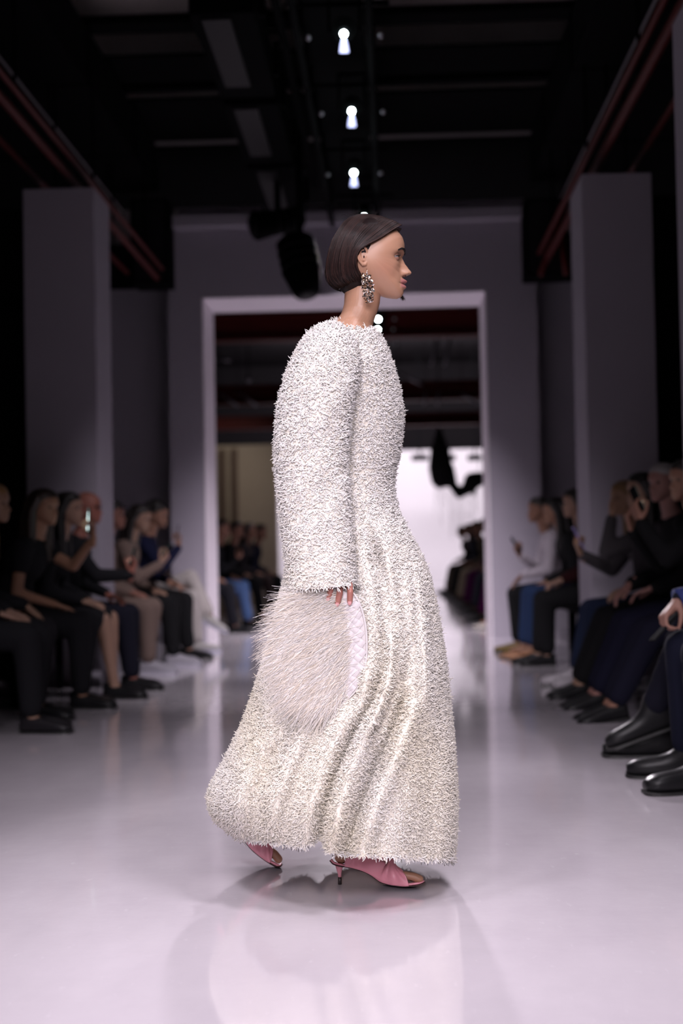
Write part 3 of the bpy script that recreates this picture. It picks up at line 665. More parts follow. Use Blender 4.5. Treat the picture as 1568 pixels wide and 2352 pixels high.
def bench(X, Y0, Y1, side, lab):
    e = empty('bench', (X, (Y0+Y1)/2, 0), 0, lab, 'bench'); h = (Y1-Y0)/2
    G().bbox((-.16, -h, .35), (.14, h, .40)).build('seat', M_BLACK, e, False, .01)
    for y in (-h+.15, 0, h-.15):
        for x in (-.13, .11): G().bbox((x-.02, y-.02, 0), (x+.02, y+.02, .35)).build('leg', M_BLACK, e, False)
#GUESTS
BLK = (.008, .008, .009)
bench(-2.42, 4.2, 6.5, -1, 'black bench on the left, nearest the camera'); bench(-2.42, 7.25, 9.9, -1, 'black bench in front of the left column')
bench(-2.42, 10.65, 14.4, -1, 'black bench between the left column and portal')
bench(1.68, 4.2, 6.5, 1, 'black bench on the right, nearest the camera'); bench(1.78, 7.3, 9.9, 1, 'black bench in front of the right column')
bench(1.68, 10.75, 14.4, 1, 'black bench between the right column and portal')
bench(-2.5, 15.6, 30, -1, 'long black bench beyond the portal on the left'); bench(1.62, 15.6, 33, 1, 'long black bench beyond the portal on the right')
# left, nearest
guest('guest at the left edge in black trousers, big black shoes foremost', -2.36, 7.45, -1, legs='down', shoe_c=(.012, .011, .013), head=(.3, 0), feet=.02)
guest('blonde guest cut by the left edge in black leather trousers', -2.46, 8.02, -1, low=(.015, .014, .017), hair='long', hair_c=(.22, .12, .04), skin=(.4, .24, .16), fem=True, hands=('lap', 'knee'), feet=.0)
guest('long-haired woman at the left raising a glowing phone, forearm bare', -2.33, 8.58, -1, hair='long', hair_c=(.02, .012, .008), fem=True, jacket=False, lean=.3, hands=((( .52, -.02, 1.02), (.1, -.2, 1), (.7, .2, 0), 'grip'), 'lap'), phone=(0, 'glowing phone showing a white figure, held up at the left', 3.0, BLK), head=(-.4, .05), skin=(.42, .22, .14))
guest('guest with long black hair in black dress and bare shins, patent loafers', -2.3, 9.13, -1, hair='long', hair_c=(.006, .005, .005), bare=True, fem=True, lean=.28, hands=('lap', 'lap'), skin=(.42, .25, .18), feet=.06, shoe_c=(.006, .006, .007))
guest('bald man with glasses in front of the left column', -2.28, 9.7, -1, hair='bald', glasses=True, skin=(.4, .15, .11), low=(.008, .008, .015), lean=.25, hands=('lap', ((.5, -.05, .78), (.3, .2, 1), (1, 0, -.3), 'grip')), phone=(1, 'dark phone held upright in front of the left column', .12, BLK), seatz=.47, feet=.05)
# left, beyond the column
guest('guest in a cap and beige coat just behind the left column', -2.34, 11.0, -1, top=(.14, .10, .085), low=(.14, .10, .085), glasses='cap', hair='short', style='sneaker', shoe_c=(.26, .25, .28), sole_c=(.3, .29, .34), lean=.2, bare=False, skin=(.35, .16, .12))
guest('woman with long dark hair in black trousers looking at her phone', -2.3, 11.7, -1, top=(.14, .10, .085), low=BLK, hair='long', fem=True, lean=.25, head=(-.2, .2), style='sneaker', shoe_c=(.26, .25, .28), sole_c=(.3, .29, .34), hands=('lap', 'phone_low'), phone=(1, 'dark phone held low by the long-haired woman left of the portal', .1, BLK), feet=.05)
guest('curly-haired guest in navy holding a phone up beside the portal', -2.3, 12.5, -1, top=(.01, .012, .035), low=BLK, hair='curly', hair_c=(.008, .006, .006), lean=.3, head=(-.1, .15), hands=('lap', ((.42, -.02, .98), (.15, .1, 1), (1, .2, 0), 'grip')), phone=(1, 'slim dark phone held up beside the left jamb', 0, BLK), seatz=.5, feet=.05, skin=(.42, .22, .15))
guest('guest in cream trousers with crossed leg and pale sneakers', -2.32, 13.3, -1, top=(.03, .02, .018), low=(.3, .275, .265), legs='cross', style='sneaker', shoe_c=(.26, .25, .24), sole_c=(.3, .29, .36), hair='short', lean=-.1, hands=('lap', 'lap'), skin=(.2, .09, .06), feet=.04)
# right, nearest
guest('man at the right edge in dark suit, blue cuff, hand on knee', 1.58, 5.5, 1, cuff=(.01, .02, .11), phone=(1, 'black phone in the lowered hand of the man at the right edge', 0, BLK), top=(.008, .009, .016), low=(.007, .008, .018), style='boot', shoe_c=(.009, .009, .01), legs='wide', lean=.15, hands=('lap', ((.47, -.12, .70), (.75, .2, -.75), (.5, 0, .8), 'grip')), skin=(.42, .22, .17), feet=.0)
guest('guest behind the near right column edge with boot crossed over a pale-soled sneaker', 1.70, 6.15, 1, top=BLK, low=(.008, .008, .015), style='boot', legs='crosslow', shoe_c=(.012, .012, .013), sole_c=(.02, .02, .02), feet=.12, lean=.1, hands=('lap', 'lap'))
guest('short-haired guest in black beside the near right column, filming', 1.78, 7.55, 1, top=BLK, low=(.008, .008, .018), hair='short', lean=.33, head=(.35, 0), hands=('phone', (( .50, -.12, 1.0), (.3, .35, 1), (1, -.3, 0), 'grip')), phone=(0, 'black phone filming, lit outline on its screen, right side', .5, BLK), skin=(.4, .2, .14), legs='stretch', seatz=.49, feet=.02)
guest('grey-haired man on the right in black jacket', 1.76, 8.15, 1, top=BLK, hair='short', hair_c=(.22, .2, .2), lean=.3, head=(.5, 0), skin=(.4, .2, .17), hands=('lap', 'knee'), legs='stretch', seatz=.5, feet=.0, low=(.008, .008, .02))
guest('woman with long black hair in grey jacket, in profile', 1.74, 8.72, 1, top=(.035, .032, .036), low=BLK, hair='long', hair_c=(.006, .005, .005), fem=True, lean=.3, head=(.1, 0), hands=('chin', 'lap'), skin=(.45, .27, .19), legs='stretch', seatz=.48)
guest('blonde woman on the right raising her hand in front of her face', 1.74, 9.3, 1, top=(.06, .055, .06), low=(.010, .015, .035), hair='long', hair_c=(.16, .09, .035), fem=True, lean=.3, head=(.2, .1), hands=('up', ((.5, -.12, .86), (.4, .2, .8), (1, 0, -.4), 'grip')), phone=(1, 'lilac phone held out by the blonde woman on the right', 0, (.35, .3, .6)), skin=(.48, .28, .18), style='boot', shoe_c=(.3, .28, .3), sole_c=(.1, .1, .1), seatz=.46, feet=.1)
# right, beyond the column
guest('guest in black half hidden behind the right column', 1.62, 11.15, 1, top=(.02, .004, .005), low=BLK, hair='long', fem=True, lean=.25, seatz=.48, feet=.04)
guest('woman with black bob in white blouse, flared jeans, tan heels', 1.58, 11.8, 1, top=(.009, .009, .01), low=(.016, .03, .075), hair='long', hair_c=(.006, .005, .005), fem=True, lean=.33, style='pump', shoe_c=(.35, .18, .1), head=(-.1, .1), skin=(.38, .2, .13), feet=.05)
guest('dark-haired man in white shirt and black trousers holding a phone', 1.52, 12.5, 1, top=(.42, .38, .42), low=BLK, hair='short', lean=.35, head=(.1, 0), hands=('knee', 'phone_low'), phone=(1, 'small black phone held by the man in white shirt', 0, BLK), skin=(.35, .18, .12), seatz=.48, style='loafer', shoe_c=(.12, .08, .02), feet=-.02)
# beyond the portal
FL = [((.012, .014, .03), (.01, .01, .014), 'long', (.3, .2, .1), 'fair-haired guest in navy just inside the left jamb', 'loafer'),
      ((.012, .012, .014), (.08, .14, .3), 'short', (.05, .035, .03), 'guest in light blue jeans beyond the portal on the left', 'loafer'),
      (BLK, BLK, 'short', (.01, .01, .01), 'guest in black behind the one in blue jeans', 'pump'),
      ((.015, .012, .015), (.03, .02, .02), 'long', (.02, .012, .01), 'guest with white pumps beyond the portal on the left', 'pump'),
      ((.01, .01, .02), BLK, 'short', (.01, .01, .01), 'farthest clear guest of the left row beyond the portal', 'loafer')]
for i, (t, l, h, hc, lab, st) in enumerate(FL):
    guest(lab, -2.35+.05*i, 16.3+i*1.15, -1, top=t, low=l, hair=h, hair_c=hc, style=st, shoe_c=(.6, .55, .55) if i == 3 else BLK, coarse=True, lean=.3, skin=(.38, .19, .13), head=(-.3, 0), fem=h == 'long', feet=.08, hands=('lap', 'phone_low' if i == 1 else 'lap'))
FR = [((.01, .01, .012), (.5, .28, .18), 'long', (.01, .008, .008), 'bare-legged guest with cream pumps just inside the right jamb', 'pump', True),
      ((.09, .005, .07), (.10, .004, .08), 'short', (.02, .012, .01), 'guest in magenta suit beyond the portal on the right', 'loafer', False),
      ((.16, .14, .06), (.02, .02, .03), 'short', (.03, .02, .015), 'guest in olive yellow top beyond the portal on the right', 'loafer', False),
      ((.05, .004, .04), (.06, .004, .05), 'long', (.02, .01, .008), 'long-haired guest in plum beyond the portal on the right', 'loafer', False),
      ((.05, .04, .03), (.15, .12, .09), 'short', (.04, .03, .02), 'guest in beige trousers beyond the portal on the right', 'loafer', False),
      ((.02, .02, .03), BLK, 'long', (.02, .012, .01), 'brown-haired guest in navy, far in the right row', 'loafer', False),
      ((.04, .03, .03), (.1, .08, .06), 'short', (.02, .015, .01), 'farthest guest of the right row by the backdrop', 'loafer', False)]
for i, (t, l, h, hc, lab, st, br) in enumerate(FR):
    guest(lab, 1.66, 16.3+i*1.5+.12*i*i, 1, top=t, low=l if not br else BLK, hair=h, hair_c=hc, style=st, shoe_c=(.55, .5, .45) if i == 0 else BLK, coarse=True, lean=.32, skin=(.36, .18, .12), head=(.2, 0), fem=h == 'long', feet=.1, bare=br, seatz=.5)
#MODEL
exec_model = True
YM = 3.9
# ---- dress shell: rows (xL,yL,xR,yR,half depth)
ROWS = [(772, 737, 856, 757, .052), (752, 746, 870, 772, .085), (728, 772, 886, 803, .125), (708, 815, 900, 845, .152), (696, 880, 916, 905, .148), (690, 950, 921, 962, .138), (690, 1030, 914, 1032, .130),
        (696, 1110, 901, 1100, .125), (690, 1180, 908, 1165, .135), (675, 1250, 940, 1232, .160), (658, 1325, 977, 1310, .195), (640, 1400, 998, 1400, .222), (608, 1520, 1018, 1520, .25), (569, 1640, 1031, 1640, .27), (525, 1735, 1040, 1745, .285),
        (484, 1818, 1044, 1830, .30), (489, 1866, 1043, 1890, .30), (520, 1900, 1041, 1935, .292), (556, 1922, 1037, 1975, .285)]
NR, NC = 260, 300
RR = catmull(ROWS, NR)
HEMX = [540, 600, 650, 700, 718, 730, 738, 748, 760, 850, 950, 1040]; HEMD = [0, 4, 6, 8, -2, -20, -26, 5, 16, 12, 7, 0]
FOLDS = [([(846, 1205), (862, 1260), (872, 1330), (884, 1430), (880, 1540), (850, 1620), (808, 1691), (770, 1780), (742, 1870), (735, 1925)], .030, 10),
         ([(905, 1290), (922, 1400), (934, 1500), (927, 1600), (893, 1690), (855, 1786), (822, 1870), (798, 1950)], .036, 13),
         ([(940, 1280), (955, 1400), (962, 1520), (962, 1640)], .026, 9),
         ([(965, 1300), (982, 1400), (990, 1500), (996, 1600)], .018, 9),
         ([(880, 1290), (898, 1380), (910, 1480), (905, 1570), (880, 1640), (850, 1720)], .018, 8),
         ([(681, 1640), (650, 1700), (622, 1760), (590, 1830), (580, 1900)], .026, 16),
         ([(642, 1655), (600, 1700), (560, 1735)], .020, 12),
         ([(760, 1600), (720, 1680), (690, 1760), (665, 1850), (655, 1930)], .018, 16),
         ([(610, 1560), (585, 1640), (555, 1700)], .018, 14),
         ([(800, 1480), (815, 1600), (800, 1680)], .012, 10),
         ([(1000, 1650), (990, 1800), (985, 1960)], .010, 22)]
def fold_disp(px, py):
    d = np.zeros_like(px)
    for pts, amp, wd in FOLDS:
        amp *= 1.0; wd *= 1.3
        ys = np.array([p[1] for p in pts], float); xs = np.array([p[0] for p in pts], float)
        cx = np.interp(py, ys, xs); u = (px-cx)/wd
        L = ys[-1]-ys[0]; env = np.clip((py-ys[0])/60+.1, 0, 1)
        end = ys[-1]; env = env*(np.clip((end-py)/60+.0, 0, 1) if end < 1900 else 1.0)*(py > ys[0]-6)
        # open groove with a soft raised roll at its right
        d += amp*env*(-np.exp(-u**2)+.75*np.exp(-((u-2.1)/1.3)**2)+.5*np.exp(-((u+2.3)/1.4)**2))
    return d
def dress_arrays():
    th = np.linspace(0, 2*pi, NC, endpoint=False); pos = np.zeros((NR, NC, 3)); pix = np.zeros((NR, NC, 2))
    for i in range(NR):
        xl, yl, xr, yr, b = RR[i]; t = i/(NR-1)
        u = np.cos(th); sn = np.sin(th)
        px = (xl+xr)/2+(xr-xl)/2*u; py = (yl+yr)/2+(yr-yl)/2*u
        if t > .72: py = py+np.interp(px, HEMX, HEMD)*((t-.72)/.28)**2
        ex = 1.0 if t < .45 else .85
        dep = b*np.sign(sn)*np.abs(sn)**ex
        wgt = np.clip(np.abs(sn)*2.2, 0, 1)
        dd = fold_disp(px, py)*wgt
        # slow drape on the whole skirt incl. the rear
        amp = np.clip((t-.5)/.5, 0, 1)
        dep = dep+np.where(sn > 0, dd+.006*amp*np.sin(px*.05+py*.01), -(amp*.02*np.sin(th*13+t*2)))
        # bust
        if .1 < t < .5: dep = dep+0
        for j in range(NC):
            p = P(px[j], py[j], YM-dep[j]); pos[i, j] = p
        pix[i, :, 0] = px; pix[i, :, 1] = py
    return pos
DP = dress_arrays()
SROWS = [(746, 744, 772, 741, -.045, .030), (722, 757, 792, 757, -.085, .055), (698, 782, 812, 784, -.125, .075), (672, 828, 822, 828, -.160, .083), (654, 880, 816, 880, -.182, .084), (640, 940, 805, 940, -.196, .082), (634, 1040, 794, 1040, -.208, .078),
         (639, 1110, 797, 1110, -.214, .076), (646, 1180, 803, 1180, -.222, .074), (655, 1250, 808, 1250, -.232, .072), (661, 1310, 811, 1305, -.240, .070), (664, 1357, 816, 1343, -.245, .070)]
def sleeve_arrays(rows, far=False, n=150, c=120):
    K = catmull(rows, n); th = np.linspace(0, 2*pi, c, endpoint=False); A = np.zeros((n, c, 3))
    for i in range(n):
        xl, yl, xr, yr, oy, h = K[i]
        for j in range(c):
            u = cos(th[j]); dpt = oy-h*sin(th[j])
            px = (xl+xr)/2+(xr-xl)/2*u; py = (yl+yr)/2+(yr-yl)/2*u
            dpt += .004*sin(px*.045+py*.03)*sin(py*.021)
            Yv = YM+dpt if not far else YM-dpt
            A[i, j] = P(px, py, Yv)
    return A
SP = sleeve_arrays(SROWS)
FROWS = [(a+(30 if i < 3 else 42), b, c_+(30 if i < 3 else 20), d, e_*.93, f) for i, (a, b, c_, d, e_, f) in enumerate(SROWS)]
FP = sleeve_arrays(FROWS, True, 60, 60)
M_SHELL = mat('cream_knit_ground', (.88, .82, .72), .95, bump=(900, .6))
def yarn_material():
    return fuzzy(vmat('white_boucle_yarn', .85, 'tone', spec=.12), .6)
M_YARN = yarn_material()
walker = empty('person', P(800, 2037, YM).xy.to_3d(), 0, 'woman walking the catwalk in profile, dark bob, long white boucle dress', 'person')
W0 = walker.location.copy()
def wlink(name, me, m, parent=None, label=None, **k):
    if parent is None:
        me.transform(Matrix.Translation(-W0)); return link(name, me, m, walker, label=label, **k)
    me.transform(Matrix.Translation(-W0)); return link(name, me, m, parent, label=label, **k)
def grid_mesh(A, name, thick=True):
    n, c = A.shape[:2]; V = A.reshape(-1, 3)
    F = [(i*c+j, i*c+(j+1) % c, (i+1)*c+(j+1) % c, (i+1)*c+j) for i in range(n-1) for j in range(c)]
    me = bpy.data.meshes.new(name); me.from_pydata(V.tolist(), [], F); me.polygons.foreach_set('use_smooth', [True]*len(F)); return me
def tufts(A, dens, back, L0, L1, rad, name, seed, col0, col1, out=.55, down=.25, mod=None):
    """short curled yarn ends over a ring grid"""
    rg = np.random.default_rng(seed); n, c = A.shape[:2]
    P00 = A[:-1]; P10 = A[1:]; B00 = np.roll(P00, -1, 1); B10 = np.roll(P10, -1, 1)
    e1 = (B00-P00); e2 = (P10-P00); N = np.cross(e1, e2); ar = np.linalg.norm(N, axis=2); N = N/np.maximum(ar, 1e-12)[..., None]
    cen = A.mean(axis=1)[:-1][:, None, :]
    sgn = np.sign(((P00-cen)*N).sum(2).sum()); N = N*sgn
    wt = ar*np.where(N[..., 1] < .15, 1.0, back); tot = wt.sum(); cnt = int(tot*dens); pr = (wt/tot).ravel()
    idx = rg.choice(len(pr), cnt, p=pr); u = rg.random((cnt, 1)); v = rg.random((cnt, 1))
    f = lambda X: X.reshape(-1, 3)[idx]
    p = f(P00)*(1-u)*(1-v)+f(B00)*u*(1-v)+f(P10)*(1-u)*v+f(B10)*u*v; nn = f(N)
    rnd = rg.normal(size=(cnt, 3)); tg = rnd-(rnd*nn).sum(1)[:, None]*nn; tg /= np.linalg.norm(tg, axis=1)[:, None]
    d = nn*(out+.35*rg.random((cnt, 1)))+tg*.8+np.array([0, 0, -down]); d /= np.linalg.norm(d, axis=1)[:, None]
    rnd = rg.normal(size=(cnt, 3)); b = rnd-(rnd*d).sum(1)[:, None]*d; b /= np.linalg.norm(b, axis=1)[:, None]
    L = (L0+(L1-L0)*rg.random((cnt, 1))**1.5); long_ = rg.random((cnt, 1)) < .012; L = np.where(long_, L*1.6, L)
    cur = .55*rg.random((cnt, 1))
    s = np.cross(d, b); R = rad*(.75+.5*rg.random((cnt, 1)))
    rings = []
    for t, rr in ((-.15, .9), (.45, 1.0), (.85, 1.25), (1.08, .35)):
        c_ = p+d*L*t*(1-.25*t*cur)+b*L*cur*t*t*.9
        for k in range(3):
            a = 2*pi*k/3+.7; rings.append(c_+(b*cos(a)+s*sin(a))*R*rr)
    V = np.stack(rings, 1)   # cnt x 12 x 3
    base = np.array([[r*3+k, r*3+(k+1) % 3, (r+1)*3+(k+1) % 3, (r+1)*3+k] for r in range(3) for k in range(3)])
    Fq = (base[None]+(np.arange(cnt)*12)[:, None, None]).reshape(-1, 4)
    me = bpy.data.meshes.new(name); nv = cnt*12; nf = len(Fq)
    me.vertices.add(nv); me.vertices.foreach_set('co', V.reshape(-1)); me.loops.add(nf*4); me.loops.foreach_set('vertex_index', Fq.reshape(-1).astype(np.int32))
    me.polygons.add(nf); me.polygons.foreach_set('loop_start', (np.arange(nf)*4).astype(np.int32))
    me.polygons.foreach_set('use_smooth', np.ones(nf, bool)); me.update(calc_edges=True)
    k = rg.random((cnt, 1))**1.3; cols = np.array(col0)*(1-k)+np.array(col1)*k
    if mod is not None: cols = cols*mod(p)
    set_tone(me, np.repeat(cols, 12, axis=0)); set_cn(me, np.repeat(nn, 12, axis=0)); return me
YW0, YW1 = (.92, .90, .89), (.86, .81, .74)
def creamier(p):
    # the skirt yarn is a warmer cream than the bodice yarn, the dyed difference grows over the hip seam
    t = np.clip((1.05-p[:, 2:3])/.5, 0, 1); n = .5+.5*np.sin(p[:, 0:1]*23+p[:, 2:3]*9)*np.sin(p[:, 0:1]*7-p[:, 2:3]*4)
    return 1-t*(.35+.65*n)*np.array([[.0, .035, .15]])
dress = wlink('dress', grid_mesh(DP, 'dress'), M_SHELL, label='long white boucle dress with flared gathered skirt')
dress['label'] = 'long white boucle dress with flared gathered skirt'
sl_ = solid = dress.modifiers.new('solid', 'SOLIDIFY'); solid.thickness = .004
wlink('sleeve', grid_mesh(SP, 'sleeve'), M_SHELL, dress).modifiers.new('solid', 'SOLIDIFY').thickness = .004
wlink('sleeve', grid_mesh(FP, 'sleeve'), M_SHELL, dress)
DENS = 62000
for A, dn, bk, sd in ((DP, DENS, .22, 1), (SP, DENS, .12, 2), (FP, 14000, 1, 3)):
    o = wlink('boucle_yarn', tufts(A, dn, bk, .008, .0155, .00130, 'boucle_yarn', sd, YW0, YW1, mod=creamier), M_YARN, dress); o['kind'] = 'stuff'
# frayed hem, cuff and neckline: longer ends on the last rows
for A, dn, sd in ((DP[-5:], 60000, 5), (SP[-3:], 60000, 6), (DP[:3], 50000, 7)):
    o = wlink('frayed_edge', tufts(A, dn, .6, .010, .020, .0011, 'frayed_edge', sd, YW0, YW1, out=.3, down=.9 if sd != 7 else -.6), M_YARN, dress); o['kind'] = 'stuff'
# ---- body: head at high detail, neck, trunk, arms, legs in one mesh
HEAD = head_mesh(.0014, True)
hp = P(838, 688.5, YM)           # ear line / chin level
HMX = Matrix.Translation(hp) @ Matrix.Rotation(radians(-1.1)*0, 4, 'Y')
def Q(px, py, dy=0): return P(px, py, YM+dy)
b = G()
b.ell(Q(805, 870), (.085, .10, .11)); b.ell(Q(800, 960), (.085, .095, .13)); b.ell(Q(800, 1090), (.07, .09, .14)); b.ell(Q(805, 1230), (.085, .09, .11)); b.caps(Q(800, 830, -.09), .045, Q(800, 830, .09), .045)
b.chain([Q(810, 800), Q(812, 760)], [.06, .052])
# near arm
WR = P(772, 1305, YM-.235)
b.chain([Q(762, 850, -.145), P(720, 1050, YM-.2), WR], [.05, .038, .026])
b.chain([Q(800, 850, .13), P(770, 1050, YM+.2), P(800, 1290, YM+.23)], [.05, .038, .026])
# legs: near leg forward, far leg trailing
AN = P(800, 1958, 3.93); AB = P(542, 1862, 4.14)
b.chain([Q(815, 1280, -.07), P(860, 1600, YM-.06), P(835, 1720, YM-.05), AN], [.07, .055, .055, .028])
b.chain([Q(800, 1280, .07), P(740, 1600, YM+.12), P(690, 1700, YM+.16), AB], [.085, .055, .055, .034])
trunk = remesh(b, .009, 3)
# feet with toes
f = G()
f.chain([AN, P(785, 1966, 3.94)], [.026, .022]); f.chain([AN, P(845, 1987, 3.91), P(905, 2016, 3.89)], [.025, .018, .012])
for k, (L, r) in enumerate(((38, .0125), (34, .0095), (31, .009), (27, .0085), (22, .008))):
    y = 3.866+.0135*k+(.003 if k else 0)
    f.chain([P(900, 2014, y), P(925, 2010-k, y), P(924+L*.62, 2013, y), P(924+L, 2019, y)], [.009, r*.95, r*.92, r], 10)
f.chain([AB, P(560, 1900, 4.14), P(598, 1952, 4.14)], [.026, .018, .012])
for k, (L, r) in enumerate(((36, .0125), (32, .0095), (29, .009), (25, .0085), (21, .008))):
    y = 4.118+.0135*k
    f.chain([P(590, 1943, y), P(612, 1948, y), P(612+L*.5, 1952+L*.25, y), P(611+L*.78, 1956+L*.48, y)], [.009, r*.95, r*.95, r], 10)
feet = remesh(f, .0028, 2)
# hand that holds the bag: knuckles hidden by the cuff, fingertips down
hgx = G()
hd = basis(WR, (P(776, 1392, YM-.25)-WR), (0, -1, .0))
hgx.caps(WR, .027, hd @ Vector((.02, 0, 0)), .03, 12, flat=((0, 1, 0), .7))
FT = [((800, 1325), (804, 1360), (803, 1384)), ((781, 1325), (780, 1362), (775, 1387)), ((762, 1322), (759, 1354), (753, 1376)), ((746, 1320), (741, 1342), (737, 1360))]
nails = []
for k, (a_, b_, c_) in enumerate(FT):
    r = (.0086, .0088, .0084, .0076)[k]; dy = -.282
    p0 = P(778+(1.5-k)*14, 1290, YM-.248); p1 = P(a_[0], a_[1]-8, YM-.258); p2 = P(b_[0], b_[1], YM-.285); p3 = P(c_[0], c_[1]-2, YM-.279)
    hgx.chain([WR.lerp(p0, .2), p0, p1, p2, p3], [.016, .0135, r*1.05, r*.97, r*.9], 12)
    nails.append((p3, (p3-p2).normalized(), r))
hgx.chain([WR, P(792, 1300, YM-.235), P(800, 1330, YM-.218), P(800, 1352, YM-.210)], [.018, .014, .011, .0095], 10)
handm = remesh(hgx, .0024, 2)
body = join([(HEAD, HMX), (trunk, None), (feet, None), (handm, None)], 'body')
v, _ = arrays(body)
A_ = np.array(HMX.inverted()); loc = v @ A_[:3, :3].T+A_[:3, 3]
base = np.tile(np.array([[.47, .255, .165]]), (len(v), 1))
hx, hy, hz = loc[:, 0], np.abs(loc[:, 1]), loc[:, 2]
lip = (hx > .095)*(hy < .025)*np.exp(-((hz-.040)/.0125)**8)*np.clip((hx-.100-.0*hz+hy*.12)/.004, 0, 1)
cheek = np.exp(-((hx-.06)/.03)**2-((hz-.075)/.025)**2)*(hz > .0)
base = base*(1-lip[:, None])+lip[:, None]*np.array([[.44, .175, .165]])
base = base*(1-.12*cheek[:, None]*np.array([[.2, .8, .7]]))
hand_m = np.zeros(len(v)); nh = len(handm.vertices); hand_m[-nh:] = 1
base = base*(1-.0*hand_m[:, None])*(1-hand_m[:, None]*np.array([[.22, .42, .30]]))
ey_ = np.exp(-((hy-.034)/.014)**2-((hz-.117)/.008)**2)*(hx > .08)
base = base*(1-.45*ey_[:, None]*np.array([[.8, 1, 1]]))
set_tone(body, base)
M_SKIN = vmat('skin_walker', .4, 'tone', sss=.12, spec=.5, bump=(260, .12))
wlink('body', body, M_SKIN)
M_NAIL = mat('nail', (.62, .30, .30), .15)
for p3, dd, r in nails[:3]:
    M = basis(p3+dd*.003+Vector((0, -r*.72, 0)), dd, (0, -1, 0)); g = G().ell((0, 0, 0), (.0065, .0052, .0018), n=14, m=8).xf(M); wlink('fingernail', g.mesh('fingernail'), M_NAIL)
# eyes with lids and lashes
M_EYE = mat('eye_white', (.26, .23, .23), .15); M_IRIS = mat('iris', (.06, .035, .02), .08); M_LASH = mat('lash', (.01, .007, .006), .6)
SKL = mat('eyelid_skin', (.40, .2, .145), .38, sss=.1)
for s in (-1, 1):
    c = Vector((.0838, s*.0315, .1100))
    ebl = wlink('eye', G().ell((0, 0, 0), (.0118, .0118, .0118), n=28, m=18).xf(HMX @ Matrix.Translation(c)).mesh('eye'), M_EYE)
    ir = G(); rings = []
    for rr_ in (.0066, .0050, .003, .0008): rings.append([(sqrt(.0121**2-rr_**2), rr_*cos(t), rr_*sin(t)) for t in np.linspace(0, 2*pi, 20, endpoint=False)])
    ir.loft(rings, True).xf(HMX @ Matrix.Translation(c)); wlink('iris', ir.mesh('iris'), M_IRIS, ebl)
    for up in (1, 0):
        g = G(); rows = []; R = .0131
        a0, a1 = (radians(12), radians(80)) if up else (radians(-70), radians(-14))
        for i in range(9):
            el_ = a0+(a1-a0)*i/8; row = []
            for j in range(19):
                az = radians(-88+176*j/18); e2 = el_*(1 if not up else 1)*(cos(az)**.35 if (i == 0 and up) else 1) if i == 0 else el_
                row.append(c+Vector((R*cos(e2)*cos(az), R*cos(e2)*sin(az), R*sin(e2))))
            rows.append(row)
        V = [p for r_ in rows for p in r_]; F = [(i*19+j, i*19+j+1, (i+1)*19+j+1, (i+1)*19+j) for i in range(8) for j in range(18)]
        o = wlink('eyelid', G().add(V, F).xf(HMX).mesh('eyelid'), SKL); o.modifiers.new('s', 'SOLIDIFY').thickness = .0012
        if up:
            g = G()
            for j in range(2, 17):
                p = rows[0][j]; o_ = (p-c).normalized(); g.tube([p, p+o_*.003+Vector((0, 0, -.0004)), p+o_*.006+Vector((0, 0, .0022))], [.0005, .00035, .0001], 4)
            g.tube(rows[0][1:-1], .0006, 5); wlink('lashes', g.xf(HMX).mesh('lashes'), M_LASH)
    # brow made of little hairs
    g = G()
    for k in range(320):
        t = random.random(); y = s*(.012+.038*t); z = .1262+.0045*sin(min(t*1.3, 1)*pi*.62)-.0018*t*3*(t > .75)*(t-.75)*4+random.uniform(-.0038, .0038)*(1-.55*t)
        # brow surface depth
        x = .015+float(np.interp(math.atan2(z-.11, .095), PA, PR))*cos(math.atan2(z-.11, .095))*(1-(abs(y)/.0735)**2.35)**(1/2.35)+.0042
        d = Vector((-.25, s*.95, .35-.5*t)).normalized(); p = Vector((x-.0005, y, z)); g.tube([p, p+d*.004, p+d*.007+Vector((-.0006, 0, -.0006))], [.0006, .0005, .0001], 4)
    wlink('eyebrow', g.xf(HMX).mesh('eyebrow'), M_LASH)
# nostrils and ear openings: solid dark blobs standing in for shade in the holes
for s in (-1, 1):
    wlink('ear_opening_shade', G().ell((.0005, s*.0745, .1035), (.0022, .0022, .0036), n=12, m=8).xf(HMX).mesh('ear_opening_shade'), mat('ear_shade_paint', (.05, .015, .01), .8))
for s in (-1, 1):
    wlink('nostril_shade', G().ell((.1125, s*.0065, .0625), (.0030, .0020, .0010), Matrix.Rotation(.25, 3, 'Y'), 12, 8).xf(HMX).mesh('nostril_shade'), mat('nostril_shade_paint', (.2, .08, .06), .7))
# ---- hair: solid under-shape plus strands
def HQ(px, py): p = P(px, py, YM)-hp; return Vector((p.x, 0, p.z))
CEN = HQ(838, 590)
def hull_w(z):   # half width of the hair at height z
    return interp(z, [.0, .02, .05, .09, .13, .165, .19, .21, .225, .236], [.060, .068, .079, .085, .086, .080, .068, .050, .028, .0])
BACK = [(834, 491), (815, 494), (792, 507), (776, 530), (761, 556), (752, 586), (748, 613), (750, 640), (763, 658), (784, 666)]
BZ = [(HQ(*p).z, HQ(*p).x) for p in BACK][::-1]
def back_x(z): return float(np.interp(z, [t[0] for t in BZ], [t[1] for t in BZ]))
FRT = [(834, 491), (862, 495), (891, 502), (914, 512), (925, 523), (929, 540)]
FZ = [(HQ(*p).z, HQ(*p).x) for p in FRT][::-1]
def front_x(z): return float(np.interp(z, [t[0] for t in FZ], [t[1] for t in FZ]))
def hdepth(x, z):
    if x < 0: a = max(-back_x(z), .02)
    else: a = max(front_x(z)+.004, .02) if z > .17 else .118
    t = min(abs(x)/a, 1.0); return hull_w(z)*(1-t**2.2)**(1/2.2)
C0 = [(922, 521), (912, 530), (893, 546), (872, 562), (850, 574), (832, 584), (822, 600), (820, 620), (826, 638), (835, 650)]
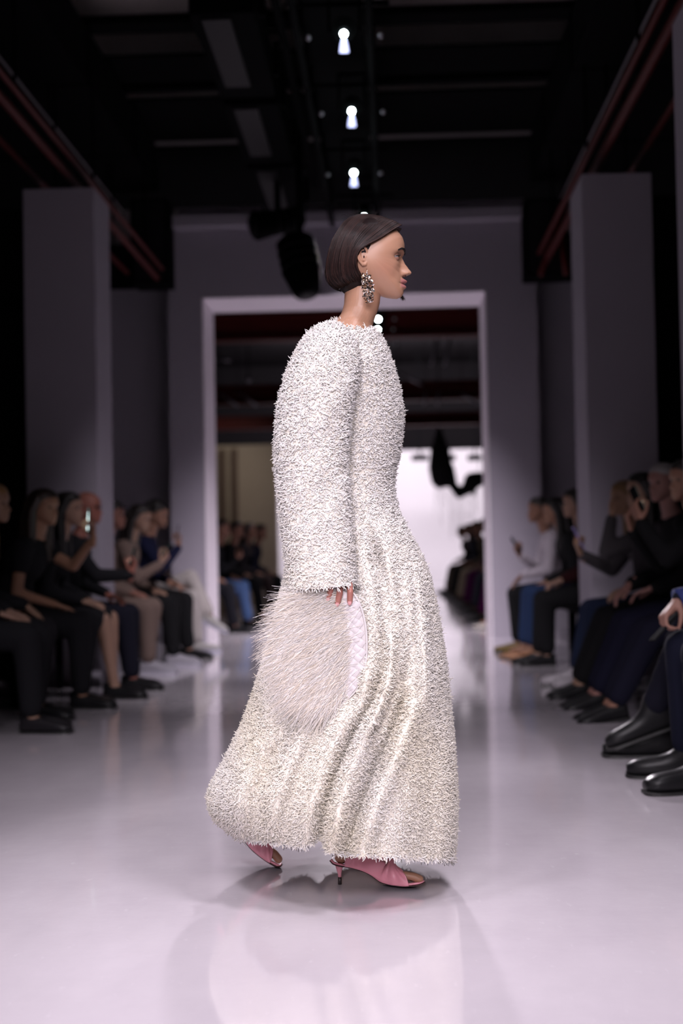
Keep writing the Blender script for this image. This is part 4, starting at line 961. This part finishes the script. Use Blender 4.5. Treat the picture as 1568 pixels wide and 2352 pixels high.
C1 = [(862, 495), (850, 508), (834, 528), (818, 550), (806, 575), (800, 600), (798, 622), (800, 640), (806, 652), (812, 658)]
C2 = [(834, 491), (818, 503), (803, 522), (788, 545), (778, 572), (771, 600), (768, 625), (772, 645), (782, 657), (790, 662)]
C3 = [(820, 493), (797, 504), (780, 527), (765, 552), (756, 578), (750, 604), (748, 628), (752, 645), (764, 659), (775, 664)]
CC = [catmull([tuple(HQ(*p).xz) for p in c], 26) for c in (C0, C1, C2, C3)]
def strand(u, lift, jit, flip, n=22, end=1.0):
    t = u*3; i = min(int(t), 2); f_ = t-i; c = CC[i]*(1-f_)+CC[i+1]*f_
    pts = []
    for k in range(n):
        s_ = k/(n-1)*end*25; a = int(min(s_, 24)); fr = s_-a; x, z = c[a]*(1-fr)+c[min(a+1, 25)]*fr
        w = hdepth(x, z); tt = k/(n-1)
        x += jit[0]*tt; z += jit[1]*tt
        sc = 1+lift
        y = -max(w*(sc), .0)*flip
        if tt > .8: y *= 1-.25*((tt-.8)/.2)**2
        pts.append(Vector((x*(1+lift*.6), y, z+lift*.02)))
    return pts
hg = G()
for flip in (1, -1):
    us = np.linspace(0, 1, 46); S_ = [strand(u, -.075, (0, 0), flip, 30) for u in us]; V = [p for s_ in S_ for p in s_]
    hg.add(V, [(i*30+j, i*30+j+1, (i+1)*30+j+1, (i+1)*30+j) for i in range(45) for j in range(29)])
M_HAIR = bpy.data.materials.new('dark_brown_hair'); M_HAIR.use_nodes = True
bn = M_HAIR.node_tree.nodes['Principled BSDF']; bn.inputs['Base Color'].default_value = (.010, .005, .005, 1); bn.inputs['Roughness'].default_value = .45; bn.inputs['Specular IOR Level'].default_value = .2
hs = hg.xf(HMX).mesh('hair'); hair = wlink('hair', hs, M_HAIR, label='dark brown chin-length bob tucked behind the ear'); hs_ = hair.modifiers.new('s', 'SOLIDIFY'); hs_.thickness = .002; hs_.offset = 0
# skull cap below the strands so no scalp shows
cp = G(); cp.ell((-.008, 0, .135), (.079, .078, .088)); cp.ell((.012, 0, .170), (.086, .074, .058)); cp.ell((-.03, 0, .07), (.052, .07, .06))
wlink('hair_base', remesh(cp, .004, 3), M_HAIR, hair).data.transform(Matrix.Identity(4))
hair.children[0].data.transform(Matrix.Translation(W0)); hair.children[0].data.transform(HMX); hair.children[0].data.transform(Matrix.Translation(-W0))
def strands_mesh(ST, r, name):
    V = []; F = []
    for pts in ST:
        k = len(V); n = len(pts)
        for i, p in enumerate(pts):
            d = (pts[min(i+1, n-1)]-pts[max(i-1, 0)]).normalized(); u = d.cross(Vector((0, 1, 0))); u = u.normalized() if u.length > 1e-4 else Vector((1, 0, 0)); w_ = d.cross(u)
            rr_ = r*(1 if i < n-2 else .5)
            for a in (0, 2.094, 4.189): V.append(p+(u*cos(a)+w_*sin(a))*rr_)
        for i in range(n-1):
            for a in range(3): F.append((k+i*3+a, k+i*3+(a+1) % 3, k+(i+1)*3+(a+1) % 3, k+(i+1)*3+a))
    g = G(); g.v = [tuple(p) for p in V]; g.f = F; return g
ST = []
for flip, cnt in ((1, 2600), (-1, 700)):
    for k in range(cnt):
        u = (k+random.random())/cnt; ST.append(strand(u, random.uniform(-.045, .012), (random.gauss(0, .0012), random.gauss(0, .0018)), flip, 20, random.uniform(.93, 1.0)))
hm_ = strands_mesh(ST, .0011, 's').xf(HMX).mesh('hair_strands'); kk = np.repeat(rng.random((len(ST), 1))**2, 60, axis=0)
set_tone(hm_, np.array([[.006, .003, .003]])*(1-kk)+np.array([[.050, .023, .019]])*kk)
o = wlink('hair_strands', hm_, vmat('hair_strand', .4, 'tone', spec=.25), hair); o['kind'] = 'stuff'
ST = []
for k in range(26):   # fly-away hairs on the crown and the far-side tip by the chin
    x = random.uniform(-.05, .03); p = Vector((x, random.uniform(-.02, .02), .233)); d = Vector((random.uniform(-.03, .04), 0, random.uniform(.002, .012))); ST.append([p, p+d*.5+Vector((0, 0, .004)), p+d])
for k in range(90):
    q_ = Vector((.09+random.gauss(0, .004), .058+random.gauss(0, .004), .06)); e_ = HQ(926+random.gauss(0, 2.5), 680+random.gauss(0, 2.5)); ST.append([q_, q_.lerp(Vector((e_.x, .05, e_.z)), .6)+Vector((-.006, 0, 0)), Vector((e_.x, .05, e_.z))])
o = wlink('loose_hairs', strands_mesh(ST, .0004, 's').xf(HMX).mesh('loose_hairs'), M_HAIR, hair); o['kind'] = 'stuff'
# ---- earring
er = empty('earring', P(842, 624, YM-.082), 0, 'large silver and gold cluster drop earring on the walking woman', 'earring'); E0 = er.location.copy()
M_SIL = mat('polished_silver', (.85, .80, .76), .12, 1.0); M_GOLD = mat('pale_gold', (.85, .62, .42), .15, 1.0)
hk = G().tube([P(842, 617, YM-.078)-E0, P(843, 622, YM-.084)-E0, P(841, 628, YM-.083)-E0], .001, 6).build('hook', M_SIL, er)
for k in range(190):
    t = (k+.5)/190; py = 628+66*t; wd = interp(t, [0, .3, .6, 1], [8, 13, 12, 8]); px = interp(t, [0, 1], [841, 848])+random.uniform(-wd, wd)
    c = P(px, py, YM-.083+random.uniform(-.009, .009))-E0
    r = random.uniform(.0026, .0048); g = G(); 
    n = 5; V = [c+Vector((random.gauss(0, 1), random.gauss(0, 1), random.gauss(0, 1))).normalized()*r*random.uniform(.7, 1.7) for _ in range(6)]
    g.add(V, [(0, 1, 2), (0, 2, 3), (0, 3, 4), (0, 4, 1), (5, 2, 1), (5, 3, 2), (5, 4, 3), (5, 1, 4)])
    g.build('nugget', M_SIL if random.random() < .8 else M_GOLD, er, False)
# ---- bag: round clutch, woven leather face with feathers
YBG = YM-.262
bag = empty('clutch_bag', P(738, 1492, YBG), 0, 'round ivory clutch of woven leather covered in long feathers', 'bag'); B0 = bag.location.copy()
M_LEA = mat('ivory_leather', (.57, .53, .535), .42, bump=(300, .15)); M_LEA2 = mat('ivory_leather_edge', (.62, .58, .57), .5)
OUT = [(790, 1352), (812, 1362), (828, 1390), (839, 1430), (843, 1475), (841, 1520), (831, 1560), (815, 1590), (790, 1612), (762, 1621), (735, 1616), (700, 1598), (668, 1562), (648, 1515), (645, 1460), (655, 1410), (680, 1370), (720, 1350), (760, 1346)]
OC = catmull(OUT+[OUT[0]], 90)[:-1]
cx0, cy0 = 742, 1488
def bagring(sc, dy): return [P(cx0+(x-cx0)*sc, cy0+(y-cy0)*sc, YBG+dy)-B0 for x, y in OC]
G().loft([bagring(.05, -.012), bagring(.6, -.012), bagring(.95, -.010), bagring(.99, -.004), bagring(1, .004), bagring(.99, .014), bagring(.9, .018), bagring(.05, .018)][::-1]).build('shell', M_LEA2, bag)
rim = bagring(.992, -.009); G().tube(rim+[rim[0]], .0026, 8).build('piping', M_LEA2, bag)
inside = lambda px, py, sc=.96: any(True for _ in [0]) and _in(px, py, sc)
OCn = OC
def _in(px, py, sc):
    x = cx0+(px-cx0)/sc; y = cy0+(py-cy0)/sc; c = False; n = len(OCn); j = n-1
    for i in range(n):
        xi, yi = OCn[i]; xj, yj = OCn[j]
        if (yi > y) != (yj > y) and x < (xj-xi)*(y-yi)/(yj-yi)+xi: c = not c
        j = i
    return c
cw, chh = 15.5, 15.5; ang = radians(38)
ua = np.array([cos(ang), sin(ang)]); va = np.array([-sin(ang), cos(ang)])
proto = {}
for i in range(-12, 13):
    for j in range(-12, 13):
        horiz = ((i+j)//2) % 2 == 0 if False else (i+j) % 2 == 0
        c2 = np.array([cx0, cy0])+ua*i*cw+va*j*chh
        if not inside(c2[0], c2[1], .93): continue
        o3 = P(c2[0], c2[1], YBG-.013)-B0
        if horiz not in proto:
            a, bb = (.0087, .0089) if horiz else (.0089, .0087)
            V = []; 
            for sx in np.linspace(-1, 1, 5):
                for sz in np.linspace(-1, 1, 5):
                    curve = (1-sx*sx) if horiz else (1-sz*sz); V.append((sx*a, -.0012*curve-.0003*(1 if max(abs(sx), abs(sz)) < .95 else 0)+.001, sz*bb))
            F = [(p*5+q2, p*5+q2+1, (p+1)*5+q2+1, (p+1)*5+q2) for p in range(4) for q2 in range(4)]
            g = G().add(V, F); me = g.mesh('woven_strip'); me.materials.append(M_LEA); proto[horiz] = me
        o = bpy.data.objects.new('woven_strip', proto[horiz]); COL.objects.link(o); o.parent = bag; o.location = o3; o.rotation_euler = (0, ang, 0)
# feathers: long plumes swept to the lower left
FE = []; FCOL = []
rf = random.Random(3)
for k in range(5200):
    while True:
        px = rf.uniform(640, 836); py = rf.uniform(1346, 1622)
        if _in(px, py, 1.0) and (px < 812-(abs(py-1490)/140)**2*26 or rf.random() < .04): break
    ln = rf.uniform(45, 105)*(1 if px > 690 else .8); an = radians(rf.gauss(152, 16)+ (py-1490)*-.09)
    dx, dy = cos(an), sin(an)
    sag = rf.uniform(.05, .35); depth = rf.uniform(.002, .016)+.014*min(1, max(0, (812-px)/60))
    pts = []
    for i in range(7):
        t = i/6; x = px+dx*ln*t+rf.gauss(0, .5); y = py+dy*ln*t+sag*ln*t*t*.5*(1 if rf.random() < .97 else -1)
        out = YBG-.012-depth*sin(min(1, t*1.4)*pi*.5)*(1-.4*t); pts.append(P(x, y, out)-B0)
    FE.append(pts)
fm = strands_mesh(FE, .0005, 'f').mesh('feathers')
kc = np.repeat(np.array([rf.random() for _ in FE])[:, None], 21, axis=0); set_tone(fm, np.array([.95, .92, .91])*(1-kc)+np.array([.86, .75, .62])*kc)
fn_ = np.repeat(np.array([[rf.gauss(-.2, .25), -1, rf.gauss(.1, .3)] for _ in FE]), 21, axis=0); set_cn(fm, fn_/np.linalg.norm(fn_, axis=1)[:, None])
fo = link('feathers', fm, fuzzy(vmat('feather', .7, 'tone', spec=.15), .55), bag); fo['kind'] = 'stuff'
# ---- mules
M_PINK = mat('pink_leather', (.88, .35, .43), .34, bump=(120, .25)); M_PINK2 = mat('pink_sole', (.88, .37, .44), .4); M_TIP = mat('dark_heel_tip', (.03, .02, .02), .4); M_SOLE = mat('dark_outsole', (.06, .03, .025), .5)
def mule(sp, Y0, Y1, wrap, label_open):
    """sp: px points along the underside, heel to toe; returns nothing, parts go to the walker"""
    K = catmull(sp, 60); L = np.cumsum([0]+[math.hypot(*(K[i+1]-K[i])) for i in range(59)]); T = L/L[-1]
    YC = lambda t: Y0+(Y1-Y0)*t
    hw = lambda t: interp(t, [0, .04, .12, .3, .5, .7, .82, .92, .98, 1], [.008, .019, .026, .025, .028, .037, .039, .034, .02, .007])
    rings = []; rs2 = []
    for i in range(60):
        d = K[min(i+1, 59)]-K[max(i-1, 0)]; d = d/np.linalg.norm(d); nrm = np.array([d[1], -d[0]])
        if nrm[1] > 0: nrm = -nrm
        h = hw(T[i]); th_ = interp(T[i], [0, .5, .9, 1], [8, 8, 10, 6])
        def ring(o0, o1, w_, pw=.6):
            R = []
            for a in np.linspace(0, 2*pi, 20, endpoint=False):
                u = np.sign(cos(a))*abs(cos(a))**pw; v_ = (np.sign(sin(a))*abs(sin(a))**pw+1)/2
                q2 = K[i]+nrm*(o0+(o1-o0)*v_); R.append(P(q2[0], q2[1], YC(T[i])-u*w_))
            return R
        rings.append(ring(2.2, th_, h)); rs2.append(ring(0, 2.6, h*.97))
    sh = wlink('mule', G().loft(rings).mesh('mule'), M_PINK2, label='pink leather mule, '+label_open)
    wlink('outsole', G().loft(rs2).mesh('outsole'), M_SOLE, sh)
    # pleated wrap over the instep
    t0, t1 = wrap; rows = []; n = 54; m = 44
    for i in range(n):
        t = t0+(t1-t0)*i/(n-1)
        row = []
        for j in range(m):
            a = pi*j/(m-1)         # 0 near side .. pi far side
            tt = t+.055*(abs(cos(a))**2)*(1 if t > (t0+t1)/2 else -1)*(abs(t-(t0+t1)/2)/(t1-t0)*2)**.6-.02*sin(a)
            tt = min(max(tt, 0), 1); x = np.interp(tt, T, K[:, 0]); y = np.interp(tt, T, K[:, 1]); k = min(int(np.searchsorted(T, tt)), 58)
            d = K[k+1]-K[k]; d = d/np.linalg.norm(d); nrm = np.array([d[1], -d[0]]); nrm = -nrm if nrm[1] > 0 else nrm
            hh = interp(t, [t0, t0+(t1-t0)*.35, t0+(t1-t0)*.75, t1], [30, 56, 50, 37])
            s_ = (t-t0)/(t1-t0); kn = exp(-((s_-.72)/.12)**2)*exp(-((a-pi*.42)/.5)**2)
            fan = math.atan2(a-pi*.42, (s_-.72)*3.0); ple = .0042*sin(fan*13+s_*4)*(1-exp(-((s_-.72)**2*8+(a-pi*.42)**2*.9)*3))*sin(a)**.4
            hgt = hh*sin(a)**.75*(1+.22*kn)+2+ple*300; w_ = (hw(tt)+.006)*np.sign(cos(a))*abs(cos(a))**.7*(1+ple*14)
            q2 = np.array([x, y])+nrm*hgt; row.append(P(q2[0], q2[1], YC(tt)-w_))
        rows.append(row)
    V = [p for r_ in rows for p in r_]; F = [(i*m+j, i*m+j+1, (i+1)*m+j+1, (i+1)*m+j) for i in range(n-1) for j in range(m-1)]
    o = wlink('strap_wrap', G().add(V, F).mesh('strap_wrap'), M_PINK, sh); s = o.modifiers.new('s', 'SOLIDIFY'); s.thickness = .0028; s.offset = 0
    # heel
    d = K[8]-K[4]; d = d/np.linalg.norm(d); nrm = np.array([d[1], -d[0]]); nrm = -nrm if nrm[1] > 0 else nrm
    return sh, K
FS = [(756, 1977), (764, 1986), (782, 1991), (805, 1995), (830, 2002), (852, 2013), (872, 2027), (895, 2034), (925, 2037.5), (952, 2036), (968, 2032), (977, 2026)]
sh, K = mule(FS, 3.95, 3.87, (.22, .775), 'front foot flat on the floor')
YH = 3.942
g = G().tube([P(779, 1988, YH), P(779, 1996, YH), P(779.5, 2005, YH), P(780, 2014, YH)], [.0115, .0085, .0055, .0046], 14); wlink('heel', g.mesh('heel'), M_PINK2, sh)
pz = P(780, 2014, YH); g = G().cyl(pz, (pz.x, pz.y, .001), .0050, .0052, 14); wlink('heel_tip', g.mesh('heel_tip'), M_TIP, sh)
BS = [(500, 1838), (508, 1850), (521, 1868), (533, 1886), (543, 1905), (556, 1927), (575, 1951), (597, 1970), (618, 1984), (634, 1992), (645, 1991), (650, 1984)]
sh2, K2 = mule(BS, 4.15, 4.14, (.30, .78), 'trailing foot with the heel lifted')
g = G().tube([P(512, 1846, 4.15), P(506, 1852, 4.15), P(500, 1858, 4.15), P(494, 1864, 4.15)], [.0115, .0085, .0055, .0044], 14); wlink('heel', g.mesh('heel'), M_PINK2, sh2)
# insole pads of toes already in the shells
